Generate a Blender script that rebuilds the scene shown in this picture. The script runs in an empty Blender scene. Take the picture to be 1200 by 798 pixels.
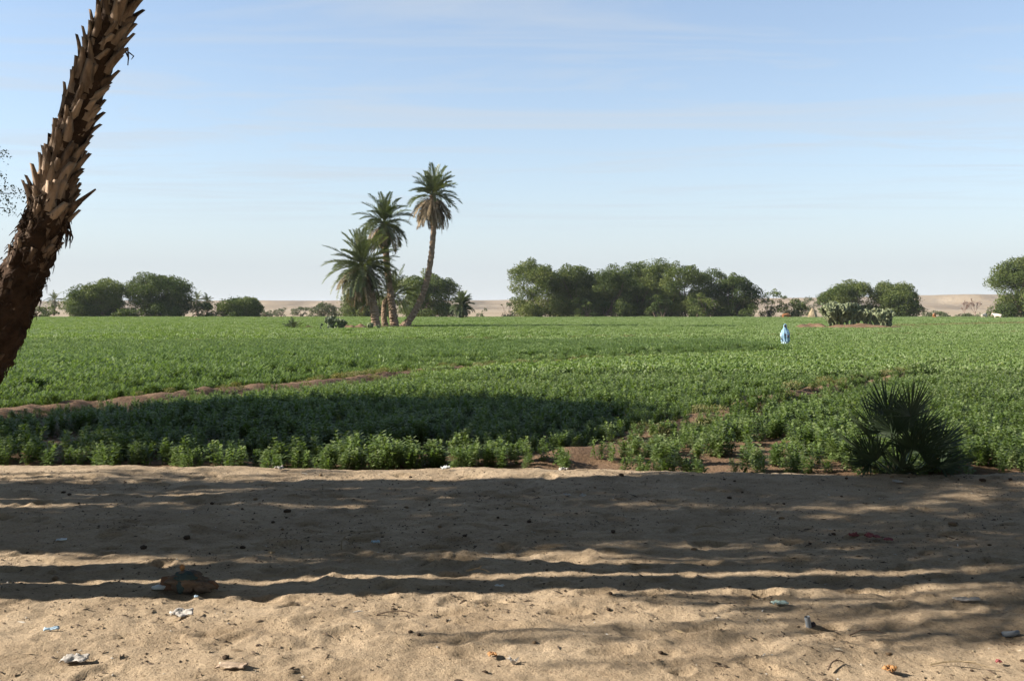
import bpy, math, random
import numpy as np
from mathutils import Vector, Matrix

R = math.radians
SC = bpy.context.scene
COL = SC.collection

# ------------------------------------------------------------------ camera
F = 1167.0                       # focal length in photo pixels (photo 1200 x 798)
CAMZ = 1.7
HOR = 360.0
cam_d = bpy.data.cameras.new("camera")
cam = bpy.data.objects.new("camera", cam_d)
COL.objects.link(cam)
cam.location = (0, 0, CAMZ)
cam.rotation_euler = (R(90), 0, 0)
cam_d.sensor_width = 36
cam_d.lens = 36 * F / 1200
cam_d.shift_y = -(399 - HOR) / 1200
cam_d.clip_start = 0.05
cam_d.clip_end = 12000
SC.camera = cam

# ------------------------------------------------------------------ light
SUN_EL, SUN_AZ = 28.0, 267.0     # azimuth clockwise from +Y: from the left, a touch behind the camera
sv = Vector((math.sin(R(SUN_AZ)) * math.cos(R(SUN_EL)), math.cos(R(SUN_AZ)) * math.cos(R(SUN_EL)), math.sin(R(SUN_EL))))
sl = bpy.data.lights.new("sun", 'SUN')
sl.energy = 5.0
sl.angle = R(0.5)
sl.color = (1.0, 0.93, 0.83)
so = bpy.data.objects.new("sun", sl)
COL.objects.link(so)
so.rotation_euler = sv.to_track_quat('Z', 'Y').to_euler()
so.location = (-20, 0, 30)

world = bpy.data.worlds.new("World")
SC.world = world
world.use_nodes = True
wt = world.node_tree
wt.nodes.clear()
w_out = wt.nodes.new('ShaderNodeOutputWorld')
w_bg = wt.nodes.new('ShaderNodeBackground')
w_sky = wt.nodes.new('ShaderNodeTexSky')
w_sky.sky_type = 'NISHITA'
w_sky.sun_disc = False
w_sky.sun_elevation = R(SUN_EL)
w_sky.sun_rotation = R(SUN_AZ)
w_sky.altitude = 300
w_sky.air_density = 1.0
w_sky.dust_density = 0.3
w_sky.ozone_density = 2.2
w_bg.inputs['Strength'].default_value = 0.091
# faint cirrus, laid on a high flat layer (direction divided by its height)
tc = wt.nodes.new('ShaderNodeTexCoord')
sep = wt.nodes.new('ShaderNodeSeparateXYZ')
wt.links.new(tc.outputs['Generated'], sep.inputs[0])
mx = wt.nodes.new('ShaderNodeMath'); mx.operation = 'MAXIMUM'; mx.inputs[1].default_value = 0.04
wt.links.new(sep.outputs['Z'], mx.inputs[0])
dx = wt.nodes.new('ShaderNodeMath'); dx.operation = 'DIVIDE'
dy = wt.nodes.new('ShaderNodeMath'); dy.operation = 'DIVIDE'
wt.links.new(sep.outputs['X'], dx.inputs[0]); wt.links.new(mx.outputs[0], dx.inputs[1])
wt.links.new(sep.outputs['Y'], dy.inputs[0]); wt.links.new(mx.outputs[0], dy.inputs[1])
cmb = wt.nodes.new('ShaderNodeCombineXYZ')
wt.links.new(dx.outputs[0], cmb.inputs[0]); wt.links.new(dy.outputs[0], cmb.inputs[1])
mp = wt.nodes.new('ShaderNodeMapping')
mp.inputs['Scale'].default_value = (0.5, 1.7, 1)
mp.inputs['Rotation'].default_value = (0, 0, R(25))
wt.links.new(cmb.outputs[0], mp.inputs[0])
cn = wt.nodes.new('ShaderNodeTexNoise')
cn.inputs['Scale'].default_value = 0.75
cn.inputs['Detail'].default_value = 7
cn.inputs['Roughness'].default_value = 0.62
cn.inputs['Distortion'].default_value = 0.7
wt.links.new(mp.outputs[0], cn.inputs['Vector'])
# thin high haze whose cover grows with the slant of the view: 1 - exp(-depth / height)
def wm(op, a_, b_=None):
    q = wt.nodes.new('ShaderNodeMath'); q.operation = op
    for i_, v_ in enumerate((a_, b_)):
        if v_ is None: continue
        if isinstance(v_, (int, float)): q.inputs[i_].default_value = v_
        else: wt.links.new(v_, q.inputs[i_])
    return q.outputs[0]
cl = wm('MAXIMUM', wm('SUBTRACT', cn.outputs['Fac'], 0.47), 0.0)
low = wm('MINIMUM', wm('MULTIPLY', wm('MAXIMUM', wm('SUBTRACT', mx.outputs[0], 0.07), 0.0), 9.0), 1.0)
depth = wm('ADD', wm('MULTIPLY', wm('MULTIPLY', cl, low), 0.85), 0.088)
fac = wm('SUBTRACT', 1.0, wm('POWER', 2.71828, wm('MULTIPLY', wm('DIVIDE', depth, mx.outputs[0]), -1.0)))
cm = wt.nodes.new('ShaderNodeMixRGB')
cm.inputs[2].default_value = (3.18, 3.45, 3.74, 1)
wt.links.new(fac, cm.inputs[0])
wt.links.new(w_sky.outputs[0], cm.inputs[1])
wt.links.new(cm.outputs[0], w_bg.inputs['Color'])
wt.links.new(w_bg.outputs[0], w_out.inputs['Surface'])

SC.view_settings.view_transform = 'Standard'
SC.view_settings.look = 'None'
SC.view_settings.exposure = 1.18
SC.view_settings.gamma = 1.0
SC.view_settings.use_curve_mapping = False
SC.cycles.max_bounces = 6
SC.cycles.transparent_max_bounces = 4
SC.cycles.use_denoising = True

# ------------------------------------------------------------------ helpers
def rngf(seed):
    return np.random.default_rng(seed)

def px(x, y, d):
    """photo pixel + distance -> world point"""
    return Vector(((x - 600) / F * d, d, CAMZ - (y - HOR) / F * d))

def vnoise(x, y, seed=0):
    """smooth value noise in [-1, 1]"""
    x = np.asarray(x, float); y = np.asarray(y, float)
    xi = np.floor(x).astype(np.int64); yi = np.floor(y).astype(np.int64)
    fx = x - xi; fy = y - yi
    fx = fx * fx * fx * (fx * (fx * 6 - 15) + 10); fy = fy * fy * fy * (fy * (fy * 6 - 15) + 10)
    def h(a, b):
        n = (a * 374761393 + b * 668265263 + seed * 2147483647) & 0x7fffffff
        n = ((n ^ (n >> 13)) * 1274126177) & 0x7fffffff
        n = (n ^ (n >> 16)) & 0xffff
        return n / 32767.5 - 1
    a = h(xi, yi); b = h(xi + 1, yi); c = h(xi, yi + 1); d = h(xi + 1, yi + 1)
    return (a * (1 - fx) + b * fx) * (1 - fy) + (c * (1 - fx) + d * fx) * fy

def fbm(x, y, seed=0, oct=4, gain=0.5):
    s = 0; a = 1; t = 0
    for i in range(oct):
        s = s + a * vnoise(np.asarray(x) * 2 ** i + 17.3 * i, np.asarray(y) * 2 ** i - 9.1 * i, seed + i)
        t += a; a *= gain
    return s / t

def smooth(a, b, x):
    t = np.clip((np.asarray(x, float) - a) / (b - a), 0, 1)
    return t * t * (3 - 2 * t)

def mesh_np(name, v, f, mat, parent=None, smooth_sh=False, tone=None, link=True):
    """v (n,3), f (m,k) int array or list of those with constant k per array"""
    me = bpy.data.meshes.new(name)
    v = np.asarray(v, np.float32)
    fl = f if isinstance(f, list) else [f]
    fl = [np.asarray(a, np.int32) for a in fl if len(a)]
    me.vertices.add(len(v))
    me.vertices.foreach_set('co', v.ravel())
    nl = sum(a.size for a in fl); nf = sum(len(a) for a in fl)
    me.loops.add(nl); me.polygons.add(nf)
    me.loops.foreach_set('vertex_index', np.concatenate([a.ravel() for a in fl]))
    tot = np.concatenate([np.full(len(a), a.shape[1], np.int32) for a in fl])
    st = np.concatenate([[0], np.cumsum(tot)[:-1]]).astype(np.int32)
    me.polygons.foreach_set('loop_start', st)
    me.polygons.foreach_set('loop_total', tot)
    if smooth_sh:
        me.polygons.foreach_set('use_smooth', np.ones(nf, bool))
    if tone is not None:
        at = me.attributes.new('tone', 'FLOAT', 'FACE')
        at.data.foreach_set('value', np.asarray(tone, np.float32))
    me.update(calc_edges=True)
    if isinstance(mat, (list, tuple)):
        for m in mat: me.materials.append(m)
    else:
        me.materials.append(mat)
    o = bpy.data.objects.new(name, me)
    if link: COL.objects.link(o)
    if parent is not None: o.parent = parent
    return o

def tag(o, label=None, cat=None, group=None, kind=None):
    if label: o['label'] = label
    if cat: o['category'] = cat
    if group: o['group'] = group
    if kind: o['kind'] = kind
    return o

def empty(name, loc=(0, 0, 0), rz=0.0):
    o = bpy.data.objects.new(name, None)
    o.empty_display_size = 0.2
    COL.objects.link(o)
    o.location = loc; o.rotation_euler = (0, 0, rz)
    return o

def copy_thing(root, loc, rz=0.0, sc=None, label=None):
    c = root.copy(); COL.objects.link(c)
    c.location = loc; c.rotation_euler = (0, 0, rz)
    if sc is not None: c.scale = sc if isinstance(sc, tuple) else (sc, sc, sc)
    if label: c['label'] = label
    for ch in list(root.children):
        d = ch.copy(); COL.objects.link(d); d.parent = c
        for g in list(ch.children):
            e = g.copy(); COL.objects.link(e); e.parent = d
    return c

class Geo:
    """collects quads/tris"""
    def __init__(self):
        self.v = []; self.f = []; self.n = 0
    def add(self, v, f):
        v = np.asarray(v, float)
        self.v.append(v)
        self.f += [tuple(int(i) + self.n for i in q) for q in f]
        self.n += len(v)
    def tube(self, pts, rads, seg=8, cap=True, rough=0.0, rng=None):
        pts = [Vector(p) for p in pts]
        rings = []
        up = Vector((0, 0, 1))
        prev = None
        for i, p in enumerate(pts):
            t = (pts[min(i + 1, len(pts) - 1)] - pts[max(i - 1, 0)])
            if t.length < 1e-9: t = Vector((0, 0, 1))
            t.normalize()
            if prev is None:
                a = t.orthogonal().normalized()
            else:
                a = (prev - t * prev.dot(t))
                a = a.normalized() if a.length > 1e-6 else t.orthogonal().normalized()
            prev = a
            b = t.cross(a)
            ring = []
            for k in range(seg):
                an = 2 * math.pi * k / seg
                r = rads[i] * (1 + (rng.uniform(-rough, rough) if rng is not None else 0))
                ring.append(p + (a * math.cos(an) + b * math.sin(an)) * r)
            rings.append(ring)
        v = [q[:] for r in rings for q in r]
        f = []
        for i in range(len(pts) - 1):
            for k in range(seg):
                k2 = (k + 1) % seg
                f.append((i * seg + k, i * seg + k2, (i + 1) * seg + k2, (i + 1) * seg + k))
        if cap:
            f.append(tuple(range((len(pts) - 1) * seg, len(pts) * seg)))
            f.append(tuple(reversed(range(seg))))
        self.add(v, f)
    def build(self, name, mat, parent=None, smooth_sh=False, link=True):
        me = bpy.data.meshes.new(name)
        v = np.concatenate(self.v) if self.v else np.zeros((0, 3))
        me.from_pydata(v.tolist(), [], self.f)
        if smooth_sh:
            me.polygons.foreach_set('use_smooth', np.ones(len(me.polygons), bool))
        me.update()
        me.materials.append(mat)
        o = bpy.data.objects.new(name, me)
        if link: COL.objects.link(o)
        if parent is not None: o.parent = parent
        return o

# ------------------------------------------------------------------ materials
def new_mat(name):
    m = bpy.data.materials.new(name); m.use_nodes = True
    nt = m.node_tree; nt.nodes.clear()
    o = nt.nodes.new('ShaderNodeOutputMaterial')
    p = nt.nodes.new('ShaderNodeBsdfPrincipled')
    nt.links.new(p.outputs[0], o.inputs['Surface'])
    return m, nt, p, o

def ramp(nt, src, stops):
    r = nt.nodes.new('ShaderNodeValToRGB')
    els = r.color_ramp.elements
    while len(els) < len(stops): els.new(0.5)
    for e, (p, c) in zip(els, stops):
        e.position = p; e.color = (*c, 1)
    nt.links.new(src, r.inputs[0])
    return r.outputs[0]

def noise(nt, scale, detail=4, rough=0.55, coord='Object', stretch=None, dist=0.0):
    t = nt.nodes.new('ShaderNodeTexCoord')
    n = nt.nodes.new('ShaderNodeTexNoise')
    n.inputs['Scale'].default_value = scale
    n.inputs['Detail'].default_value = detail
    n.inputs['Roughness'].default_value = rough
    n.inputs['Distortion'].default_value = dist
    src = t.outputs['Object' if coord == 'World' else coord]
    if coord == 'World':
        src = nt.nodes.new('ShaderNodeNewGeometry').outputs['Position']
    if stretch:
        mp = nt.nodes.new('ShaderNodeMapping'); mp.inputs['Scale'].default_value = stretch
        nt.links.new(src, mp.inputs[0]); src = mp.outputs[0]
    nt.links.new(src, n.inputs['Vector'])
    return n.outputs['Fac']

def bump(nt, p, src, strength, dist=0.02, chain=None):
    b = nt.nodes.new('ShaderNodeBump')
    b.inputs['Strength'].default_value = strength
    b.inputs['Distance'].default_value = dist
    nt.links.new(src, b.inputs['Height'])
    if chain: nt.links.new(chain, b.inputs['Normal'])
    nt.links.new(b.outputs[0], p.inputs['Normal'])
    return b.outputs[0]

def solid(name, c1, c2, scale=6, rough=0.85, bumpv=0.3, bscale=None, spec=0.3, stretch=None):
    m, nt, p, o = new_mat(name)
    n = noise(nt, scale, 5, 0.6, stretch=stretch)
    nt.links.new(ramp(nt, n, [(0.3, c1), (0.7, c2)]), p.inputs['Base Color'])
    p.inputs['Roughness'].default_value = rough
    p.inputs['Specular IOR Level'].default_value = spec
    if bumpv:
        bump(nt, p, noise(nt, bscale or scale * 4, 6, 0.65, stretch=stretch), bumpv)
    return m

def leafy(name, cols, rough=0.5, spec=0.4, transl=0.28, wscale=0.06, rand=True, tint=(1.25, 1.35, 0.55)):
    """leaf material: colour from a per-face tone, a per-object random and a broad world patchiness"""
    m, nt, p, o = new_mat(name)
    at = nt.nodes.new('ShaderNodeAttribute'); at.attribute_name = 'tone'
    n = noise(nt, wscale, 3, 0.6, coord='World')
    a1 = nt.nodes.new('ShaderNodeMath'); a1.operation = 'MULTIPLY_ADD'
    nt.links.new(n, a1.inputs[0]); a1.inputs[1].default_value = 0.7; a1.inputs[2].default_value = -0.3
    a2 = nt.nodes.new('ShaderNodeMath'); a2.operation = 'MULTIPLY_ADD'
    nt.links.new(at.outputs['Fac'], a2.inputs[0]); a2.inputs[1].default_value = 0.75
    nt.links.new(a1.outputs[0], a2.inputs[2])
    src = a2.outputs[0]
    if rand:
        oi = nt.nodes.new('ShaderNodeObjectInfo')
        a3 = nt.nodes.new('ShaderNodeMath'); a3.operation = 'MULTIPLY_ADD'
        nt.links.new(oi.outputs['Random'], a3.inputs[0]); a3.inputs[1].default_value = 0.3
        nt.links.new(src, a3.inputs[2]); src = a3.outputs[0]
    st = [(i / (len(cols) - 1), c) for i, c in enumerate(cols)]
    colr = ramp(nt, src, st)
    nt.links.new(colr, p.inputs['Base Color'])
    p.inputs['Roughness'].default_value = rough
    p.inputs['Specular IOR Level'].default_value = spec
    if transl:
        tr = nt.nodes.new('ShaderNodeBsdfTranslucent')
        mul = nt.nodes.new('ShaderNodeMixRGB'); mul.blend_type = 'MULTIPLY'; mul.inputs[0].default_value = 1
        nt.links.new(colr, mul.inputs[1]); mul.inputs[2].default_value = (*tint, 1)
        nt.links.new(mul.outputs[0], tr.inputs['Color'])
        ms = nt.nodes.new('ShaderNodeMixShader'); ms.inputs[0].default_value = transl
        nt.links.new(p.outputs[0], ms.inputs[1]); nt.links.new(tr.outputs[0], ms.inputs[2])
        nt.links.new(ms.outputs[0], o.inputs['Surface'])
    return m

M = {}
# sand: warm ochre, finely grained, darker trodden specks and damp patches
m, nt, p, o = new_mat("sand")
base = ramp(nt, noise(nt, 1.6, 7, 0.66), [(0.33, (0.30, 0.222, 0.142)), (0.5, (0.385, 0.29, 0.19)), (0.7, (0.445, 0.341, 0.229))])
fine = ramp(nt, noise(nt, 55, 4, 0.7), [(0.32, (0.42, 0.38, 0.35)), (0.46, (0.97, 0.97, 0.97)), (0.75, (1.1, 1.09, 1.07))])
mm = nt.nodes.new('ShaderNodeMixRGB'); mm.blend_type = 'MULTIPLY'; mm.inputs[0].default_value = 0.8
nt.links.new(base, mm.inputs[1]); nt.links.new(fine, mm.inputs[2])
vo = nt.nodes.new('ShaderNodeTexVoronoi'); vo.inputs['Scale'].default_value = 16
vo.inputs['Randomness'].default_value = 1.0
tcs = nt.nodes.new('ShaderNodeTexCoord'); nt.links.new(tcs.outputs['Object'], vo.inputs['Vector'])
spk = ramp(nt, vo.outputs['Distance'], [(0.05, (0.35, 0.29, 0.24)), (0.13, (1, 1, 1))])
mm2 = nt.nodes.new('ShaderNodeMixRGB'); mm2.blend_type = 'MULTIPLY'
nt.links.new(ramp(nt, noise(nt, 3.0, 4, 0.6), [(0.5, (0, 0, 0)), (0.62, (1, 1, 1))]), mm2.inputs[0])
nt.links.new(mm.outputs[0], mm2.inputs[1]); nt.links.new(spk, mm2.inputs[2])
nt.links.new(mm2.outputs[0], p.inputs['Base Color'])
p.inputs['Roughness'].default_value = 0.95
p.inputs['Specular IOR Level'].default_value = 0.15
b1 = bump(nt, p, noise(nt, 18, 6, 0.7), 0.85, 0.025)
bump(nt, p, noise(nt, 90, 4, 0.75), 0.7, 0.008, b1)
M['sand'] = m
# soil
m, nt, p, o = new_mat("soil")
nt.links.new(ramp(nt, noise(nt, 0.9, 6, 0.65), [(0.3, (0.13, 0.078, 0.046)), (0.7, (0.23, 0.148, 0.09))]), p.inputs['Base Color'])
p.inputs['Roughness'].default_value = 0.95; p.inputs['Specular IOR Level'].default_value = 0.15
bump(nt, p, noise(nt, 14, 6, 0.7), 0.9, 0.05)
M['soil'] = m
# desert plain and hills
m, nt, p, o = new_mat("desert")
nt.links.new(ramp(nt, noise(nt, 0.03, 8, 0.62, stretch=(1, 0.35, 1)), [(0.3, (0.26, 0.195, 0.125)), (0.55, (0.335, 0.262, 0.176)), (0.75, (0.38, 0.308, 0.216))]), p.inputs['Base Color'])
p.inputs['Roughness'].default_value = 0.95; p.inputs['Specular IOR Level'].default_value = 0.1
bump(nt, p, noise(nt, 0.25, 6, 0.65), 0.5, 1.0)
M['desert'] = m
m, nt, p, o = new_mat("hill_rock")
nt.links.new(ramp(nt, noise(nt, 0.012, 9, 0.66, stretch=(1, 1, 5)), [(0.3, (0.205, 0.150, 0.095)), (0.5, (0.275, 0.21, 0.137)), (0.72, (0.33, 0.262, 0.18))]), p.inputs['Base Color'])
p.inputs['Roughness'].default_value = 0.95; p.inputs['Specular IOR Level'].default_value = 0.1
bump(nt, p, noise(nt, 0.08, 8, 0.7), 0.9, 4.0)
M['hill'] = m

M['bark'] = solid("bark", (0.10, 0.07, 0.05), (0.19, 0.14, 0.10), 5, 0.9, 0.6, 12, 0.2, (1, 1, 0.25))
M['palm_trunk'] = solid("palm_trunk_bark", (0.12, 0.08, 0.052), (0.29, 0.205, 0.135), 3.5, 0.9, 0.8, 9, 0.2)
M['fibre'] = solid("fibrous_trunk", (0.03, 0.018, 0.012), (0.085, 0.052, 0.033), 9, 0.95, 1.0, 30, 0.15)
m, nt, p, o = new_mat("leaf_base")
at = nt.nodes.new('ShaderNodeAttribute'); at.attribute_name = 'tone'
nz = noise(nt, 18, 5, 0.65, stretch=(1, 1, 0.2))
av = nt.nodes.new('ShaderNodeMath'); av.operation = 'MULTIPLY_ADD'; av.inputs[1].default_value = 0.5
nt.links.new(at.outputs['Fac'], av.inputs[0]); nt.links.new(nz, av.inputs[2])
nt.links.new(ramp(nt, av.outputs[0], [(0.35, (0.035, 0.022, 0.015)), (0.60, (0.165, 0.112, 0.075)), (1.0, (0.44, 0.32, 0.225))]), p.inputs['Base Color'])
p.inputs['Roughness'].default_value = 0.85; p.inputs['Specular IOR Level'].default_value = 0.2
bump(nt, p, noise(nt, 60, 5, 0.7, stretch=(1, 1, 0.15)), 0.5, 0.01)
M['boot'] = m

M['bean'] = leafy("bean_leaf", [(0.06, 0.098, 0.022), (0.102, 0.155, 0.038), (0.152, 0.21, 0.07), (0.245, 0.285, 0.14)], 0.55, 0.2, 0.36, 0.12)
M['fodder'] = leafy("fodder_leaf", [(0.075, 0.12, 0.033), (0.115, 0.172, 0.053), (0.155, 0.212, 0.08), (0.23, 0.275, 0.135)], 0.58, 0.25, 0.36, 0.05)
M['acacia'] = leafy("acacia_leaf", [(0.030, 0.050, 0.014), (0.060, 0.085, 0.021), (0.095, 0.122, 0.030), (0.14, 0.158, 0.043)], 0.65, 0.2, 0.25, 0.035)
M['scrub'] = leafy("scrub_leaf", [(0.05, 0.065, 0.03), (0.085, 0.105, 0.05), (0.13, 0.14, 0.075)], 0.7, 0.2, 0.15, 0.05)
M['palm'] = leafy("palm_leaflet", [(0.045, 0.065, 0.028), (0.085, 0.11, 0.045), (0.13, 0.15, 0.065), (0.17, 0.18, 0.085)], 0.5, 0.4, 0.22, 0.3)
M['dead'] = leafy("dead_frond", [(0.14, 0.105, 0.06), (0.22, 0.165, 0.095), (0.32, 0.24, 0.145)], 0.8, 0.2, 0.2, 0.3, tint=(1, 1, 0.9))
M['fan'] = leafy("fan_leaf", [(0.03, 0.05, 0.026), (0.05, 0.075, 0.038), (0.07, 0.095, 0.05)], 0.45, 0.4, 0.12, 1.0)
M['fan_dry'] = leafy("dry_fan_leaf", [(0.16, 0.12, 0.06), (0.27, 0.215, 0.11), (0.34, 0.28, 0.15)], 0.8, 0.2, 0.15, 1.0, tint=(1, 1, 0.9))
M['cactus'] = leafy("cactus_pad", [(0.055, 0.075, 0.033), (0.095, 0.115, 0.053), (0.145, 0.162, 0.078), (0.23, 0.235, 0.125)], 0.55, 0.35, 0.0, 0.6)
M['twig'] = solid("bare_twig", (0.20, 0.14, 0.11), (0.30, 0.22, 0.175), 3, 0.9, 0.0)
M['straw'] = solid("straw", (0.22, 0.165, 0.095), (0.36, 0.28, 0.175), 8, 0.9, 0.7, 20)
M['paper'] = solid("weathered_paper", (0.33, 0.30, 0.26), (0.52, 0.48, 0.44), 12, 0.8, 0.3)
M['plastic'] = solid("dusty_plastic", (0.48, 0.50, 0.48), (0.66, 0.68, 0.66), 9, 0.45, 0.2)
M['bluebag'] = solid("pale_blue_plastic", (0.30, 0.42, 0.52), (0.45, 0.55, 0.62), 9, 0.45, 0.2)
M['greenbag'] = solid("pale_green_plastic", (0.28, 0.38, 0.33), (0.42, 0.50, 0.45), 9, 0.45, 0.2)
M['red'] = solid("faded_red_cloth", (0.20, 0.05, 0.052), (0.33, 0.10, 0.095), 9, 0.85, 0.5)
M['card'] = solid("brown_cardboard", (0.13, 0.065, 0.035), (0.22, 0.12, 0.07), 10, 0.85, 0.4)
M['cloth'] = solid("dirty_brown_cloth", (0.10, 0.075, 0.055), (0.20, 0.15, 0.11), 14, 0.9, 0.8, 40)
M['teal'] = solid("dark_teal_cloth", (0.035, 0.06, 0.06), (0.06, 0.09, 0.088), 14, 0.85, 0.6, 40)
M['orange'] = solid("orange_peel", (0.33, 0.16, 0.06), (0.44, 0.24, 0.10), 10, 0.6, 0.3)
M['tan'] = solid("tan_plastic_sheet", (0.36, 0.26, 0.18), (0.48, 0.37, 0.27), 10, 0.6, 0.4)
M['dung'] = solid("dry_dung", (0.055, 0.035, 0.022), (0.12, 0.08, 0.052), 25, 0.95, 0.8, 60)
M['clod'] = solid("sand_clod", (0.24, 0.16, 0.09), (0.36, 0.25, 0.15), 15, 0.95, 0.8, 40)
M['pipe'] = solid("grey_pipe", (0.16, 0.18, 0.2), (0.25, 0.27, 0.29), 10, 0.5, 0.1)
M['skin'] = solid("dark_skin", (0.075, 0.04, 0.026), (0.10, 0.055, 0.036), 8, 0.55, 0.1)
M['robe'] = solid("pale_blue_cotton", (0.15, 0.27, 0.37), (0.27, 0.40, 0.48), 3.0, 0.8, 0.2, 30)
M['robe2'] = solid("pale_blue_gown", (0.30, 0.41, 0.48), (0.42, 0.52, 0.58), 5.0, 0.8, 0.2, 30)
M['hair'] = solid("black_hair", (0.015, 0.012, 0.01), (0.03, 0.024, 0.02), 30, 0.6, 0.3)
M['bag'] = solid("dark_bag", (0.03, 0.028, 0.035), (0.06, 0.05, 0.06), 12, 0.7, 0.3)
M['brown_hide'] = solid("rust_brown_hide", (0.34, 0.13, 0.045), (0.46, 0.20, 0.08), 2.0, 0.8, 0.1)
M['pale_hide'] = solid("cream_hide", (0.55, 0.44, 0.33), (0.70, 0.60, 0.48), 2.0, 0.8, 0.1)

# ------------------------------------------------------------------ terrain
BUND1 = [(-13.0, 12.6), (-8.3, 16.0), (-6.7, 19.6), (-4.9, 23.2), (-2.3, 30.3), (3.5, 40.0), (12, 48)]
BUND2 = [(0.5, 11.8), (1.3, 12.8), (2.6, 15.0), (3.9, 16.9), (7.8, 22.9), (10.4, 26.4), (16, 34)]
BUND3 = [(36.0, 104.0), (44, 112), (58, 122), (80, 140), (120, 170)]
BUND4 = [(-70, 58), (-30, 62), (-6, 66), (20, 75), (60, 88)]

def dist_poly(x, y, poly):
    best = np.full(np.shape(x), 1e9)
    for (ax, ay), (bx, by) in zip(poly[:-1], poly[1:]):
        vx, vy = bx - ax, by - ay
        t = np.clip(((x - ax) * vx + (y - ay) * vy) / (vx * vx + vy * vy), 0, 1)
        best = np.minimum(best, np.hypot(x - ax - t * vx, y - ay - t * vy))
    return best

def edge_y(x):
    x = np.asarray(x, float)
    return 10.25 - 0.05 * x + 0.10 * fbm(x * 0.9, x * 0 + 3.3, 5, 3) - 0.03 * np.clip(x, -8, 8)* 0

def field_z(x, y):
    z = -0.13 - 0.62 * smooth(11, 60, y)
    near = 1 - smooth(45, 60, y)
    w1 = 0.38 + 0.06 * fbm(x * 0.7, y * 0.7, 31, 2)
    d1 = dist_poly(x, y, BUND1)
    z = z + 0.21 * np.exp(-(d1 / w1) ** 2) * (1 - .55 * smooth(27, 38, y)) * (0.95 + 0.14 * fbm(x * 0.5, y * 0.5, 8, 2) + 0.25 * fbm(x * 6.1, y * 6.1, 18, 3))
    d2 = dist_poly(x, y, BUND2)
    z = z + (0.13 + .13 * smooth(13, 17, y)) * np.exp(-(d2 / 0.42) ** 2) * (0.85 + 0.6 * fbm(x * 1.3, y * 1.3, 9, 3))
    z = z + near * (0.05 * fbm(x * 0.8, y * 0.8, 11, 3) + 0.035 * fbm(x * 3.1, y * 3.1, 12, 3) + 0.03 * vnoise(x * 4.3, y * 4.3, 17) * np.exp(-(np.minimum(d1, d2) / .8) ** 2))
    z = z + 0.10 * fbm(x * 0.05, y * 0.05, 13, 2) * smooth(40, 90, y)
    return z

# footprints and hollows trodden in the sand
rg = rngf(4)
FEET = []
for k in range(30):                                      # walking lines
    x0, y0 = rg.uniform(-5, 5), rg.uniform(3.6, 10.0)
    an = rg.choice([0, math.pi]) + rg.normal(0, 0.45)
    for s in range(rg.integers(5, 16)):
        side = 0.09 if s % 2 else -0.09
        FEET.append((x0 + math.cos(an) * s * 0.62 - math.sin(an) * side, y0 + math.sin(an) * s * 0.62 + math.cos(an) * side,
                     an + rg.normal(0, 0.12), rg.uniform(0.11, 0.15), rg.uniform(0.048, 0.062), rg.uniform(0.009, 0.019)))
for k in range(300):
    FEET.append((rg.uniform(-6.5, 6.5), rg.uniform(3.4, 10.0), rg.uniform(0, 6.3), rg.uniform(0.05, 0.16), rg.uniform(0.04, 0.09), rg.uniform(0.005, 0.017)))

def sand_base(x, y):
    e = edge_y(x)
    z = 0.032 * fbm(x * 0.55, y * 0.75, 21, 3) + 0.02 * fbm(x * 1.9, y * 2.3, 22, 3)
    amp = 1.0 - 0.35 * smooth(6.5, 8.5, y)
    z = z + amp * (0.019 * fbm(x * 2.6, y * 4.2, 23, 3) + 0.013 * fbm(x * 7, y * 9, 24, 3))
    z = z + 0.03 * np.exp(-((y - e + 0.25) / 0.3) ** 2)      # slight lip
    z = z - 0.5 * smooth(0.0, 1.5, y - e)
    return z

def grid_mesh(name, xs, ys, zf, mat, mask=None):
    X, Y = np.meshgrid(xs, ys)
    Z = zf(X, Y)
    nx, ny = len(xs), len(ys)
    v = np.stack([X, Y, Z], -1).reshape(-1, 3)
    i = np.arange(nx * ny).reshape(ny, nx)
    f = np.stack([i[:-1, :-1], i[:-1, 1:], i[1:, 1:], i[1:, :-1]], -1).reshape(-1, 4)
    return mesh_np(name, v, f, mat, smooth_sh=True)

def coarse(a, b, first, ratio=1.25):
    out = [a]; s = first
    sg = 1 if b > a else -1
    while (b - out[-1]) * sg > 0:
        out.append(out[-1] + sg * s); s *= ratio
    return out[1:]

xs = np.array(coarse(-6.6, -400, 0.05, 1.2)[::-1] + list(np.arange(-6.6, 6.601, 0.022)) + coarse(6.6, 400, 0.05, 1.2))
ys = np.array(coarse(3.6, -300, 0.05, 1.2)[::-1] + list(np.arange(3.6, 11.3, 0.022)) + [11.5, 11.9])
def sand_z(X, Y):
    Z = sand_base(X, Y)
    x1, y1 = xs, ys
    for (fx, fy, an, a, b, dp) in FEET:
        i0, i1 = np.searchsorted(x1, [fx - 0.34, fx + 0.34]); j0, j1 = np.searchsorted(y1, [fy - 0.34, fy + 0.34])
        if i1 <= i0 or j1 <= j0: continue
        lx = X[j0:j1, i0:i1] - fx; ly = Y[j0:j1, i0:i1] - fy
        u = (lx * math.cos(an) + ly * math.sin(an)) / a; w = (-lx * math.sin(an) + ly * math.cos(an)) / b
        r = np.sqrt(u * u + w * w)
        Z[j0:j1, i0:i1] += -dp * (1 - smooth(0.55, 1.05, r)) + dp * 0.55 * np.exp(-((r - 1.28) / 0.22) ** 2)
    Z += (0.006 * fbm(X * 13, Y * 17, 78, 3) * (1 - .5 * smooth(6.3, 8, Y)) + 0.0035 * vnoise(X * 31, Y * 31, 77)) * (np.abs(X) < 6.6) * (Y > 3.5)
    return Z
sand = grid_mesh("sand_ground", xs, ys, sand_z, M['sand'])
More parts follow.
